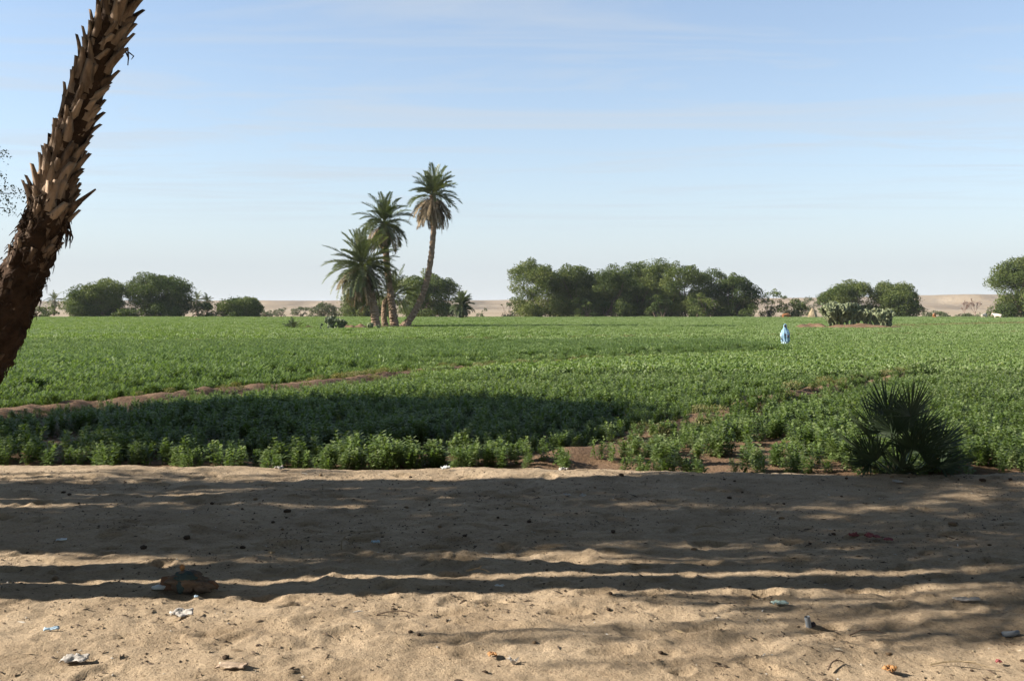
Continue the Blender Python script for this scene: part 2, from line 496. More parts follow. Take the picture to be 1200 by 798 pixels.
tag(sand, "bare trodden ochre sand in front of the field", "sand", kind='structure')

from bisect import bisect_left
SANDZ = np.array(sand.data.vertices.foreach_get) if False else None
_buf = np.zeros(len(sand.data.vertices) * 3, np.float32)
sand.data.vertices.foreach_get('co', _buf)
SANDZ = _buf.reshape(len(ys), len(xs), 3)[:, :, 2]
def sz(x, y):
    i = min(max(int(np.searchsorted(xs, x)), 1), len(xs) - 1); j = min(max(int(np.searchsorted(ys, y)), 1), len(ys) - 1)
    return float(SANDZ[j - 1:j + 1, i - 1:i + 1].mean())

fx = np.array(coarse(-26, -420, 0.25, 1.2)[::-1] + list(np.arange(-26, 26.01, 0.11)) + coarse(26, 420, 0.25, 1.2))
fy = np.array(list(np.arange(9.9, 48, 0.11)) + coarse(48, 214, 0.3, 1.12))
fy[-1] = 214
soil = grid_mesh("field_soil", fx, fy, lambda X, Y: field_z(X, Y), M['soil'])
tag(soil, "brown field soil with low earth bunds between plots", "soil", kind='structure')

px_ = np.array(coarse(0, -5000, 40, 1.12)[::-1] + [0] + coarse(0, 5000, 40, 1.12))
py_ = np.array(coarse(200, -5000, 40, 1.3)[::-1] + [200] + coarse(200, 6000, 12, 1.1))
plain = grid_mesh("desert_plain", px_, py_, lambda X, Y: -1.15 + 1.0 * fbm(X * 0.004, Y * 0.004, 41, 3) * smooth(300, 700, Y) + 0.0 * X, M['desert'])
tag(plain, "pale stony desert plain beyond the field", "desert", kind='structure')

# hills: a low flat-topped escarpment
hp_x = [-2200, -900, -360, -240, -60, 0, 200, 400, 480, 600, 720, 760, 2200]
hp_z = [7, 9, 11, 10.5, 11.0, 12, 12.5, 13.5, 15, 19, 18, 16.5, 18]
hx = np.linspace(-2200, 2200, 500); hy = np.linspace(1050, 1900, 60)
def hill_z(X, Y):
    top = np.interp(X, hp_x, hp_z)
    gull = fbm(X * 0.012, Y * 0.004, 51, 4)
    front = 1130 + 130 * fbm(X * 0.006, Y * 0, 52, 4) + 60 * gull
    z = -2 + (top + 2) * (0.35 * smooth(0, 60, Y - front) + 0.65 * smooth(110, 190, Y - front + 40 * gull))
    return z + 0.5 * fbm(X * 0.02, Y * 0.02, 53, 3)
hills = grid_mesh("hills", hx, hy, hill_z, M['hill'])
tag(hills, "low tan desert escarpment along the horizon", "hills", kind='structure')

def mound(name, pos, rx, ry, h, seed, label):
    n = 30
    u = np.linspace(-1, 1, n)
    X, Y = np.meshgrid(u, u)
    r = np.hypot(X, Y)
    Z = h * np.clip(1 - r ** 1.7, -0.3, 1) * (0.75 + 0.5 * fbm(X * 2.2, Y * 2.2, seed, 3)) + 0.12 * h * fbm(X * 7, Y * 7, seed + 1, 2)
    v = np.stack([X * rx, Y * ry, Z], -1).reshape(-1, 3)
    i = np.arange(n * n).reshape(n, n)
    f = np.stack([i[:-1, :-1], i[:-1, 1:], i[1:, 1:], i[1:, :-1]], -1).reshape(-1, 4)
    o = mesh_np(name, v, f, M['soil'], smooth_sh=True)
    o.location = pos
    tag(o, label, "dirt mound", kind='structure')
    return o
MOUNDS = [(px(950, 386, 104), 2.6, 2.0, 0.95, 1, "reddish dirt mound left of the large cactus clump"),
          (px(1012, 388, 101), 6.2, 2.0, 0.9, 2, "low bare dirt bank under the large cactus clump"),
          (px(1062, 386, 104), 3.2, 1.6, 0.55, 6, "small flat dirt patch right of the large cactus clump"),
          (px(413, 385, 104), 2.2, 1.2, 0.9, 3, "small dark dirt mound right of the left cactus"),
          (px(362, 385, 105), 2.0, 1.0, 0.6, 4, "low brown dirt heap left of the left cactus"),
          (px(460, 386, 109), 5.5, 2.0, 0.7, 5, "grassy dirt rise under the date palms")]
for (pp, rx, ry, h, sd, lb) in MOUNDS:
    mound("dirt_mound", (pp.x, pp.y, -0.78), rx, ry, h, sd, lb)

# the morning air itself: one closed box of thin haze round everything
hm = bpy.data.materials.new("haze"); hm.use_nodes = True
hn = hm.node_tree; hn.nodes.clear()
ho = hn.nodes.new('ShaderNodeOutputMaterial'); hv = hn.nodes.new('ShaderNodeVolumePrincipled')
hv.inputs['Color'].default_value = (0.90, 0.94, 1.0, 1); hv.inputs['Density'].default_value = 0.00009; hv.inputs['Anisotropy'].default_value = 0.0
hn.links.new(hv.outputs[0], ho.inputs['Volume'])
hb = np.array([(x_, y_, z_) for z_ in (-4.5, 34) for y_ in (-5200, 6200) for x_ in (-5200, 5200)])
hz_ = mesh_np("haze", hb, np.array([(0, 2, 3, 1), (4, 5, 7, 6), (0, 1, 5, 4), (2, 6, 7, 3), (0, 4, 6, 2), (1, 3, 7, 5)]), hm)
tag(hz_, "thin morning haze in the air over the field", "haze", kind='stuff')

# ------------------------------------------------------------------ foliage generators
def quads_from(c, t, b, l, w):
    """diamond leaf cards: centre c, long axis t, side b"""
    n = len(c)
    v = np.empty((n, 4, 3))
    v[:, 0] = c - t * (l / 2)[:, None]
    v[:, 1] = c + b * (w / 2)[:, None]
    v[:, 2] = c + t * (l / 2)[:, None]
    v[:, 3] = c - b * (w / 2)[:, None]
    return v.reshape(-1, 3), np.arange(4 * n).reshape(n, 4)

def unit(a):
    return a / np.maximum(np.linalg.norm(a, axis=1, keepdims=True), 1e-9)

def crown_cards(rng, puffs, per_m2, leaf, aspect=0.55):
    """puffs: list of (centre, radii(3)). Leaf cards through each puff's outer volume"""
    C, N, T = [], [], []
    for (c, r) in puffs:
        area = 4 * math.pi * ((r[0] * r[1]) ** 1.6 / 3 + (r[0] * r[2]) ** 1.6 / 3 + (r[1] * r[2]) ** 1.6 / 3) ** (1 / 1.6)
        n = int(area * per_m2)
        d = unit(rng.normal(size=(n, 3)))
        keep = d[:, 2] > rng.uniform(-1.25, -0.1, n)
        d = d[keep]; n = len(d)
        # ragged radius: lumps by direction
        lump = 0.16 * np.sin(d[:, 0] * 5.1 + c[0] * 3) * np.sin(d[:, 1] * 4.3 + c[1] * 2) + 0.12 * np.sin(d[:, 2] * 7 + d[:, 0] * 6 + c[2])
        rad = (1 + lump) * (1 - 0.42 * rng.random(n) ** 1.7) * (1 + 0.10 * rng.normal(size=n) * (rng.random(n) < 0.2))
        C.append(np.asarray(c) + d * rad[:, None] * np.asarray(r)); N.append(d)
        T.append(np.clip(0.5 + 0.26 * rng.normal() + 0.2 * rng.normal(size=n), 0, 1))
    C = np.concatenate(C); N = np.concatenate(N); T = np.concatenate(T)
    n = len(C)
    nn = unit(N * 0.7 + rng.normal(size=(n, 3)) * 0.75)
    t = unit(np.cross(nn, rng.normal(size=(n, 3))))
    b = np.cross(nn, t)
    l = leaf * rng.uniform(0.6, 1.4, n)
    v, f = quads_from(C, t, b, l, l * aspect * rng.uniform(0.7, 1.3, n))
    return v, f, T

def acacia_puffs(rng, w, h, base, n, flat=0.55):
    """rounded spreading crown built of many puffs; w total width, h top height, base = underside height"""
    P = []
    hz = (h - base)
    off = rng.normal(0, .10, 2) * w
    for k in range(n):
        a = rng.uniform(0, 2 * math.pi)
        rr = math.sqrt(rng.random())
        r = w * rng.uniform(0.07, 0.19)
        rz_ = min(r * rng.uniform(0.55, 0.85), hz * .3)
        # domed roof line, heaped on one side, with foliage hanging to near the ground
        x = math.cos(a) * rr * (w / 2 - r * .8); y = math.sin(a) * rr * (w / 2 - r * .8)
        dd = min(1, math.hypot(x - off[0], y - off[1]) / (w * .55))
        roof = base + hz * (1 - 0.5 * dd ** 2.2) * (1 + .10 * math.sin(x / w * 17 + off[0] * 9) * math.cos(y / w * 11)) - rz_
        lowz = base + rz_ * .7 + hz * .12 * (1 - rr)
        t = rng.random() ** (.6 if k % 3 else 1.6)
        if k % 4 == 0: t = rng.uniform(.9, 1.03)
        P.append(((x, y, lowz + (roof - lowz) * t), (r, r, rz_)))
    for k in range(n // 3):
        a = rng.uniform(0, 2 * math.pi); rr = math.sqrt(rng.random()); r = w * rng.uniform(.09, .14)
        P.append(((math.cos(a) * rr * w * .4, math.sin(a) * rr * w * .4, h * rng.uniform(.06, .28)), (r, r, h * rng.uniform(.09, .15))))
    return P

def tree_mesh(seed, w, h, base, n, leaf, per_m2, matl, trunk_r, name='crown', link=True, puffs=None, stems=1):
    rng = rngf(seed)
    P = puffs or acacia_puffs(rng, w, h, base, n)
    v, f, T = crown_cards(rng, P, per_m2, leaf)
    g = Geo()
    pr = random.Random(seed)
    for s in range(stems):
        bx, by = (0, 0) if stems == 1 else (pr.uniform(-.12, .12) * w, pr.uniform(-.1, .1) * w)
        fork = Vector((bx * 1.6 + pr.uniform(-.04, .04) * w, by * 1.6 + pr.uniform(-.04, .04) * w, base * pr.uniform(0.8, 1.1) + 0.05 * h))
        g.tube([(bx, by, -0.4), (bx * 1.1, by, 0.15 * fork.z), tuple(Vector((bx, by, 0)).lerp(fork, 0.6) + Vector((pr.uniform(-.02, .02) * w, 0, 0))), fork],
               [trunk_r * 1.35, trunk_r, trunk_r * .85, trunk_r * .7], 8)
        for (c, r) in pr.sample(P, min(len(P), max(4, 12 // stems))):
            c = Vector(c); mid = fork.lerp(c, 0.5) + Vector((0, 0, -0.06 * h))
            g.tube([fork, mid, c], [trunk_r * .45, trunk_r * .28, trunk_r * .1], 5, cap=False)
    return v, f, T, g

def make_tree(name, label, cat, pos, seed, w, h, base, n=26, leaf=0.35, per_m2=9, mat='acacia', trunk_r=0.25, group=None, puffs=None, stems=1):
    root = empty(name, pos)
    v, f, T, g = tree_mesh(seed, w, h, base, n, leaf, per_m2, mat, trunk_r, puffs=puffs, stems=stems)
    g.build('trunk', M['bark'], root, True)
    mesh_np('crown', v, f, M[mat], root, tone=T)
    tag(root, label, cat, group)
    return root

def frond(rng, org, az, el, length, droop, nl=24, ll=0.45, lw=0.05, fold=0.5, rach=0.025, start=0.18):
    """pinnate frond: returns verts, faces, list; curved rachis with leaflets on both sides"""
    V, Fc = [], []
    n = 12
    pts = []
    p = np.array(org, float); e = el
    st = length / n
    for i in range(n + 1):
        pts.append(p.copy())
        d = np.array([math.cos(az) * math.cos(e), math.sin(az) * math.cos(e), math.sin(e)])
        p = p + d * st
        e -= droop / n * (0.5 + 1.0 * i / n)
    pts = np.array(pts)
    side = np.array([-math.sin(az), math.cos(az), 0])
    # rachis: flat three-sided strip
    for i in range(n):
        r0 = rach * (1 - i / n * 0.85); r1 = rach * (1 - (i + 1) / n * 0.85)
        b = len(V)
        dn = np.array([0, 0, -1.0])
        V += [pts[i] - side * r0, pts[i] + side * r0, pts[i] + dn * r0, pts[i + 1] - side * r1, pts[i + 1] + side * r1, pts[i + 1] + dn * r1]
        Fc += [(b, b + 1, b + 4, b + 3), (b + 1, b + 2, b + 5, b + 4), (b + 2, b, b + 3, b + 5)]
    for k in range(nl):
        u = start + (1 - start) * (k + 0.5) / nl
        i = min(int(u * n), n - 1); fr = u * n - i
        q = pts[i] * (1 - fr) + pts[i + 1] * fr
        d = pts[i + 1] - pts[i]; d /= np.linalg.norm(d)
        up = np.cross(side, d); up = up * (-1 if up[2] < 0 else 1)
        L = ll * (0.45 + 0.75 * math.sin(math.pi * min(1, (u - start) / (1 - start) * 0.8 + 0.16))) * rng.uniform(0.85, 1.1)
        for s in (-1, 1):
            dr = side * s * 0.75 + d * (0.55 + 0.5 * u) + up * (fold + rng.normal(0, 0.18))
            dr /= np.linalg.norm(dr)
            tip = q + dr * L + np.array([0, 0, -0.12 * L])
            mid = q + dr * L * 0.45
            wv = np.cross(dr, up * 0.8 + side * 0.3); wv /= np.linalg.norm(wv) + 1e-9
            b = len(V)
            V += [q, mid + wv * lw * 0.5, tip, mid - wv * lw * 0.5]
            Fc += [(b, b + 1, b + 2, b + 3)]
    return V, Fc

def palm_crown(seed, n, length, el_rng, droop_rng, nl, ll, lw, mat, parent, name, fold=0.45, org=(0, 0, 0), power=1.0, rach=0.035, az_bias=None, jit=0.06):
    rng = rngf(seed)
    V, Fc, T = [], [], []
    for k in range(n):
        t = ((k + 0.5) / n) ** power
        az = k * 2.39996 + rng.normal(0, 0.18)
        el = el_rng[0] + (el_rng[1] - el_rng[0]) * t + rng.normal(0, 0.17)
        dr = droop_rng[0] + (droop_rng[1] - droop_rng[0]) * t + rng.normal(0, 0.15)
        L = length * rng.uniform(0.68, 1.1)
        v, f = frond(rng, np.array(org) + rng.normal(0, jit, 3), az, el, L, dr, nl, ll, lw, fold, rach)
        b = len(V)
        V += v; Fc += [tuple(i + b for i in q) for q in f]
        T += list(np.clip(0.5 + 0.2 * rng.normal() + 0.1 * rng.normal(size=len(f)), 0, 1))
    return mesh_np(name, np.array(V), np.array(Fc), M[mat], parent, tone=T)

def lerp_path(pts, n):
    """Catmull-Rom resample"""
    P = [np.array(p, float) for p in pts]
    P = [2 * P[0] - P[1]] + P + [2 * P[-1] - P[-2]]
    out = []
    m = len(P) - 3
    for k in range(n):
        t = k / (n - 1) * m
        i = min(int(t), m - 1); u = t - i
        a, b, c, d = P[i], P[i + 1], P[i + 2], P[i + 3]
        out.append(0.5 * (2 * b + (c - a) * u + (2 * a - 5 * b + 4 * c - d) * u * u + (3 * b - a - 3 * c + d) * u ** 3))
    return np.array(out)

def ringed_trunk(path, rads, mat, parent, seed, rings=60, seg=14, amp=0.14):
    """palm trunk with a knobbly, ringed outline"""
    rng = rngf(seed)
    P = lerp_path(path, rings)
    rr = np.interp(np.linspace(0, 1, rings), np.linspace(0, 1, len(rads)), rads)
    g = Geo()
    g.tube([tuple(p) for p in P], list(rr * (1 + amp * (np.arange(rings) % 2) + 0.04 * rng.normal(size=rings))), seg, True, amp * 0.8, rng)
    return g.build('trunk', mat, parent)

# ------------------------------------------------------------------ the leaning palm beside the camera
DP = 6.3
def pp_(x, y, d=DP): return px(x, y, d)
lp = [pp_(-158, 684), pp_(-100, 565), pp_(-29, 440), pp_(-3, 400), pp_(24, 330), pp_(53, 260), pp_(69, 200), pp_(104, 100), pp_(139, 0), pp_(170, -110), pp_(196, -230), pp_(214, -370), pp_(224, -480)]
base_p = lp[0]
lean = empty("leaning_palm", base_p)
tag(lean, "leaning date palm trunk rough with cut frond stubs at the left edge of the picture", "palm tree")
path = lerp_path([p - base_p for p in lp], 220)
tt = np.linspace(0, 1, 220)
core = np.interp(tt, [0, 0.1, 0.36, 0.42, 0.5, 0.7, 1.0], [0.19, 0.145, 0.122, 0.118, 0.098, 0.092, 0.09])
# trunk core with a fibrous ragged surface
def frame_at(i):
    t = path[min(i + 1, 219)] - path[max(i - 1, 0)]
    t = t / np.linalg.norm(t)
    a = np.cross(t, [0, 1, 0]); a = a / np.linalg.norm(a)
    return t, a, np.cross(t, a)
seg = 44
vv = []
for i in range(220):
    t, a, b = frame_at(i)
    for k in range(seg):
        an = 2 * math.pi * k / seg
        s = path[i][2]
        rg_ = 0.016 * float(fbm(np.cos(an) * 3 + 5, s * 5 + np.sin(an) * 3, 61, 3)) + 0.013 * float(vnoise(an * 9, s * 26, 63)) + 0.010 * float(vnoise(an * 19 + 3, s * 60, 64)) * (abs(an - math.pi) > 0 )
        r = core[i] + rg_ * (1.3 if tt[i] < 0.44 else 0.5)
        vv.append(path[i] + (a * math.cos(an) + b * math.sin(an)) * r)
idx = np.arange(220 * seg).reshape(220, seg)
ff = np.stack([idx[:-1], np.roll(idx, -1, 1)[:-1], np.roll(idx, -1, 1)[1:], idx[1:]], -1).reshape(-1, 4)
trunk = mesh_np('trunk', np.array(vv), ff, M['fibre'], lean, smooth_sh=False)
# cut frond stubs in a spiral
rb = rngf(12)
V, Fq, TN = [], [], []
def add_boot(i, an, L, W, flare, tone, tipw=0.42, thick=0.018, r0=None, twist=0):
    t, a, b = frame_at(i)
    o = a * math.cos(an) + b * math.sin(an)           # outward
    s = -a * math.sin(an) + b * math.cos(an)          # sideways
    p0 = path[i] + o * (core[i] * 0.86 if r0 is None else r0)
    rows = 5
    base_i = len(V)
    for j in range(rows):
        u = j / (rows - 1)
        out = o * (0.012 + flare * (u ** 1.5)) * L / 0.17
        c = p0 + t * L * u + out + s * twist * u
        w = W * (1 - (1 - tipw) * u ** 0.8) / 2
        th = thick * (1.15 - 0.5 * u)
        cup = 0.28 * w
        V.append(c - s * w - o * (cup + th * .4)); V.append(c - s * w * 0.35 + o * th * 0.5); V.append(c + s * w * 0.35 + o * th * 0.5); V.append(c + s * w - o * (cup + th * .4))
        V.append(c + s * w * 0.4 - o * th * 1.0); V.append(c - s * w * 0.4 - o * th * 1.0)
    for j in range(rows - 1):
        for k in range(6):
            k2 = (k + 1) % 6
            q = base_i + j * 6
            Fq.append((q + k, q + k2, q + 6 + k2, q + 6 + k)); TN.append(tone)
    q = base_i + (rows - 1) * 6
    Fq.append((q, q + 1, q + 2, q + 3)); TN.append(tone + .15)
    Fq.append((q + 3, q + 4, q + 5, q)); TN.append(tone + .15)
nb = 0
for k in range(600):
    if rb.random() < .07: continue
    s = 0.41 + (k / 600) * 0.59
    i = int(s * 219)
    add_boot(i, k * 2.39996 + rb.normal(0, 0.25), rb.choice((.05, .09, .12, .15, .18)) * rb.uniform(.8, 1.15), rb.uniform(0.075, 0.12), rb.uniform(0.02, 0.075), float(np.clip(rb.normal(0.5, 0.25), 0, 1)), rb.uniform(0.08, 0.45), 0.018, None, rb.normal(0, 0.03))
for k in range(70):                                       # the stubs thin out downward into the fibre
    s = 0.34 + 0.10 * rb.random() ** .6
    add_boot(int(s * 219), rb.uniform(0, 6.283), rb.uniform(.05, .13), rb.uniform(.05, .10), rb.uniform(.01, .06), float(np.clip(rb.normal(.25, .2), 0, 1)), rb.uniform(.1, .6), .016)
# sparse broken stubs on the fibrous part
for k in range(60):
    s = 0.10 + 0.34 * k / 60
    add_boot(int(s * 219), k * 2.4 + rb.normal(0, 0.3), rb.uniform(0.04, 0.09), rb.uniform(0.05, 0.1), rb.uniform(0.0, 0.03), float(np.clip(rb.normal(0.0, 0.1), 0, 1)), 0.7)
mesh_np('leaf_bases', np.array(V), np.array(Fq), M['boot'], trunk, tone=TN)
# stiff broken frond stub on the right side, plus hanging fibre
g = Geo()
a0 = pp_(74, 250) - base_p; a1 = pp_(92, 237, 6.25) - base_p; a2 = pp_(112, 222, 6.22) - base_p
g.tube([a0, (a0 + a1) / 2 + Vector((0, 0, -0.012)), a1, a2], [0.034, 0.028, 0.017, 0.006], 7)
g.build('broken_frond_stub', M['boot'], lean)
g = Geo()
pr = random.Random(5)
for (bx, by, n) in ((78, 258, 10), (80, 268, 6), (150, 58, 3)):
    for k in range(n):
        q = pp_(bx + pr.uniform(-3, 3), by + pr.uniform(-4, 4), DP + pr.uniform(-.06, .06)) - base_p
        L = pr.uniform(0.04, 0.13)
        sw = pr.uniform(-0.02, 0.05)
        g.tube([q, q + Vector((sw * .6, pr.uniform(-.02, .02), -L * .5)), q + Vector((sw * .3, 0, -L))], [0.006, 0.005, 0.002], 4)
for k in range(420):
    i = int(pr.uniform(.10, .47) * 219); an = pr.uniform(0, 6.283)
    t, a, b = frame_at(i)
    o3 = a * math.cos(an) + b * math.sin(an); s3 = -a * math.sin(an) + b * math.cos(an)
    p0 = Vector(path[i] + o3 * (core[i] + .004)); L = pr.uniform(.03, .10); w3 = pr.uniform(-1, 1); lift = pr.uniform(.0, .02)
    p1 = p0 + Vector(t * L * .5 * pr.choice((-1, 1)) + s3 * L * .5 * w3 + o3 * (lift + .006)); p2 = p1 + Vector(-t * L * .5 + s3 * L * .3 * w3 + o3 * lift * .5)
    g.tube([p0, p1, p2], [.004, .0035, .0015], 4, cap=False)
g.build('hanging_fibre', M['fibre'], lean)['kind'] = 'stuff'
palm_crown(3, 34, 3.0, (1.35, -0.35), (0.7, 1.6), 34, 0.42, 0.03, 'palm', lean, 'crown', org=tuple(path[-1]), rach=0.022)

# ------------------------------------------------------------------ trees that shade the sand, just out of the frame on the left
TAN = math.tan(R(SUN_EL))
HX, HY = math.sin(R(SUN_AZ)), math.cos(R(SUN_AZ))
def upsun(xs_, ys_, h):
    """ground point + height -> where a crown at that height must stand to shade it"""
    return xs_ + HX * h / TAN, ys_ + HY * h / TAN

def palm_tree(name, label, base, path, rads, seed, n, length, el, dr, nl=24, ll=0.42, lw=0.04, dead=0, group=None, fold=.45, dead_len=None, rach=0.035, power=1.0, crown_off=(0, 0, 0), trunk_seg=14):
    r = empty(name, base)
    ringed_trunk([Vector(q) - Vector(base) for q in path], rads, M['palm_trunk'], r, seed, rings=int(30 + 4 * (path[-1][2] - path[0][2])), seg=trunk_seg)
    top = Vector(path[-1]) - Vector(base) + Vector(crown_off)
    palm_crown(seed, n, length, el, dr, nl, ll, lw, 'palm', r, 'crown', fold, tuple(top), power, rach)
    if dead:
        palm_crown(seed + 7, dead, dead_len or length * 0.8, (-0.4, -1.25), (0.9, 0.4), nl, ll * .9, lw, 'dead', r, 'dead_fronds', fold * .5, tuple(top - Vector((0, 0, 0.15))), 1.0, rach)
    tag(r, label, "palm tree", group)
    return r

# unseen stump, added up-sun to shade the lower leaning trunk
bx, by = -6.6, 6.17
ds = empty("shading_stump", (bx, by, 0))
ringed_trunk([(0, 0, -0.2), (0.05, 0, 1.2), (0.1, 0.02, 2.4), (0.12, 0.02, 3.45)], [0.24, 0.2, 0.19, 0.17], M['palm_trunk'], ds, 40, 40)
tag(ds, "unseen topless palm stump added to shade the foot of the leaning palm", "palm stump")
bx = -5.4
palm_tree("date_palm", "straight date palm with a thin crown nearest the camera on the left", (bx, 5.80, 0), [(bx, 5.80, -0.2), (bx + .05, 5.80, 2), (bx + .1, 5.80, 4), (bx + .1, 5.80, 5.0)], [0.2, 0.15, 0.14, 0.13], 21, 34, 2.4, (1.2, -0.6), (0.8, 1.4), 34, 0.34, 0.04, rach=0.03)
cx, cy = upsun(4.7, 9.85, 6.2)
palm_tree("date_palm", "date palm standing at the left corner of the sand and field", (cx, cy, 0), [(cx, cy, -0.2), (cx + .1, cy, 3), (cx + .0, cy, 6.2)], [0.24, 0.17, 0.15], 22, 34, 2.2, (1.2, -0.6), (0.6, 1.5), 34, 0.36, 0.045, dead=12)
# acacia whose shade lies over the front of the crop, one low limb reaching into the picture
rt = rngf(77)
PA = []
for k in range(46):
    a = rt.uniform(0, 6.283); rr = math.sqrt(rt.random())
    r = rt.uniform(0.8, 1.3)
    PA.append(((math.cos(a) * rr * 3.1, math.sin(a) * rr * 2.7, 5.25 + rt.uniform(-1.5, 1.7) * (1 - 0.45 * rr)), (r, r, r * .7)))
tA = make_tree("acacia_tree", "spreading acacia whose lowest limb reaches in at the left edge of the picture", "tree", (-12.6, 14.6, -0.3), 78, 8, 7, 2.2, leaf=0.11, per_m2=210, trunk_r=0.22, puffs=PA)
PL = []
for k in range(22):
    PL.append(((4.95 + rt.uniform(-.9, .22) - .12 * abs(k - 11) / 11, rt.uniform(-.6, .6), 2.45 + 1.9 * k / 21 + rt.uniform(-.1, .1)), (0.20, 0.2, 0.15)))
v_, f_, T_ = crown_cards(rngf(3), PL, 330, 0.036)
mesh_np('leaf_spray', v_, f_, M['scrub'], tA, tone=T_)
g = Geo()
for (c_, r_) in PL:
    g.tube([(2.2, 0, 3.6), ((2.2 + c_[0]) / 2, c_[1] * .5, 3.7 + (c_[2] - 3.6) * .3), c_], [.03, .02, .006], 5, cap=False)
g.build('limb', M['bark'], tA, True)
PB = []
for k in range(34):
    a = rt.uniform(0, 6.283); rr = math.sqrt(rt.random())
    r = rt.uniform(0.5, 0.8)
    PB.append(((math.cos(a) * rr * 2.6, math.sin(a) * rr * 0.55, 4.3 + rt.uniform(-1.7, 1.7) * (1 - 0.4 * rr)), (r, r * .8, r * .75)))
cx, cy = upsun(-1.7, 7.62, 4.3)
make_tree("acacia_tree", "dense narrow acacia on the sand left of the leaning palm", "tree", (cx, cy, 0), 79, 6, 6, 2.0, leaf=0.10, per_m2=210, trunk_r=0.16, puffs=PB)
PC = []
for k in range(30):
    a = rt.uniform(0, 6.283); rr = math.sqrt(rt.random())
    r = rt.uniform(0.4, 0.75)
    PC.append(((math.cos(a) * rr * 3.0, math.sin(a) * rr * 1.0, 6.4 + rt.uniform(-1.5, 1.6) * (1 - 0.4 * rr)), (r, r * .8, r * .7)))
cx, cy = upsun(2.6, 7.9, 6.4)
make_tree("acacia_tree", "tall airy acacia on the sand farthest left of the leaning palm", "tree", (cx, cy, 0), 80, 6, 8, 4.0, leaf=0.10, per_m2=170, trunk_r=0.16, puffs=PC)
for (sx_, sy_, hh_, rx_, ry_, nn_, dn_, sd_, lb_) in ((0.3, 9.0, 4.8, 2.7, .5, 26, 110, 81, "thin young acacia at the sand edge behind the dense narrow one"),
                                                 (2.6, 9.05, 6.0, 2.6, .5, 26, 85, 82, "leggy acacia at the sand edge left of the thin young one"),
                                                 (4.2, 7.3, 6.6, 2.4, .6, 28, 130, 84, "tall slim acacia behind the farthest of the sand acacias"),
                                                 (0.6, 9.2, 5.6, 2.8, .45, 24, 55, 85, "round headed acacia between the thin young one and the leggy one"),
                                                 (-4.6, 9.75, 4.4, 1.9, .28, 12, 80, 83, "smallest acacia right at the field edge on the left")):
    PD = []
    for k in range(nn_):
        a = rt.uniform(0, 6.283); rr = math.sqrt(rt.random())
        r = rt.uniform(0.3, 0.55)
        PD.append(((math.cos(a) * rr * rx_, math.sin(a) * rr * ry_, hh_ + rt.uniform(-1.6, 1.6) * (1 - 0.4 * rr)), (r, r * .7, r * .7)))
    cx, cy = upsun(sx_, sy_, hh_)
    make_tree("acacia_tree", lb_, "tree", (cx, cy, 0), sd_, 5, 6, 2.4, leaf=0.10, per_m2=dn_, trunk_r=0.12, puffs=PD)

# unseen trees added behind and beside the camera to block sky light
GR = [(0.5, -4.6, 1.0, 0), (-10.5, -4.9, .95, 1), (11.5, -4.0, .95, 2), (5.5, -12, 1.05, 3), (-7, -13, 1.1, 4), (15.0, 6.0, .9, 5), (-28, 3.5, .9, .5), (20, -8, 1.0, 2.5), (-19, -11, 1.0, 3.5), (22, 14, .9, 1.5), (-12, -3.2, .95, 5.5), (-18.5, -3, .9, 4.4), (-24, -4, 1.0, 2.2), (-33, -6, 1.1, 1.2), (18, -1, 1.0, .7)]
PG = []
for k in range(60):
    a = rt.uniform(0, 6.283); rr = math.sqrt(rt.random()); r = rt.uniform(1.0, 1.6)
    PG.append(((math.cos(a) * rr * 4.9, math.sin(a) * rr * 4.9, 7.2 + rt.uniform(-2.0, 3.0) * (1 - .6 * rr) - rr * .8), (r, r, r * .7)))
PH = []  # overhead canopy out of view, added to cut sky light on the sand
for k in range(90):
    r = rt.uniform(1.1, 1.7)
    PH.append(((rt.uniform(-13.5, 0.5), rt.uniform(-6, 4.6), rt.uniform(6.4, 9.5)), (r, r, r * .65)))
make_tree("sky_block_tree", "wide unseen tree on the right added to block the sky above the sand", "tree", (8.8, 4.0, 0), 95, 14, 12, 6, leaf=0.17, per_m2=62, trunk_r=0.35, puffs=PH)
PI_ = []  # second added canopy, reaching forward to hide more sky from the sand
for k in range(80):
    r = rt.uniform(1.1, 1.7)
    PI_.append(((rt.uniform(-15.5, -1.5), rt.uniform(-4, 3.6), rt.uniform(8.2, 10.8)), (r, r, r * .6)))
make_tree("sky_block_tree", "wide unseen tree at the right added to block the sky above the first crop rows", "tree", (11.8, 11.2, -.1), 96, 14, 13, 7, leaf=0.17, per_m2=62, trunk_r=0.35, puffs=PI_)
g0 = None
for (gx, gy, gs, gr) in GR:
    if g0 is None:
        g0 = make_tree("sky_block_tree", "large unseen tree added near the camera to block sky light", "tree", (gx, gy, 0), 90, 12, 11, 4, leaf=0.17, per_m2=48, trunk_r=0.3, puffs=PG, group="unseen trees added around the camera to block sky light")
    else:
        copy_thing(g0, (gx, gy, 0), gr, gs)

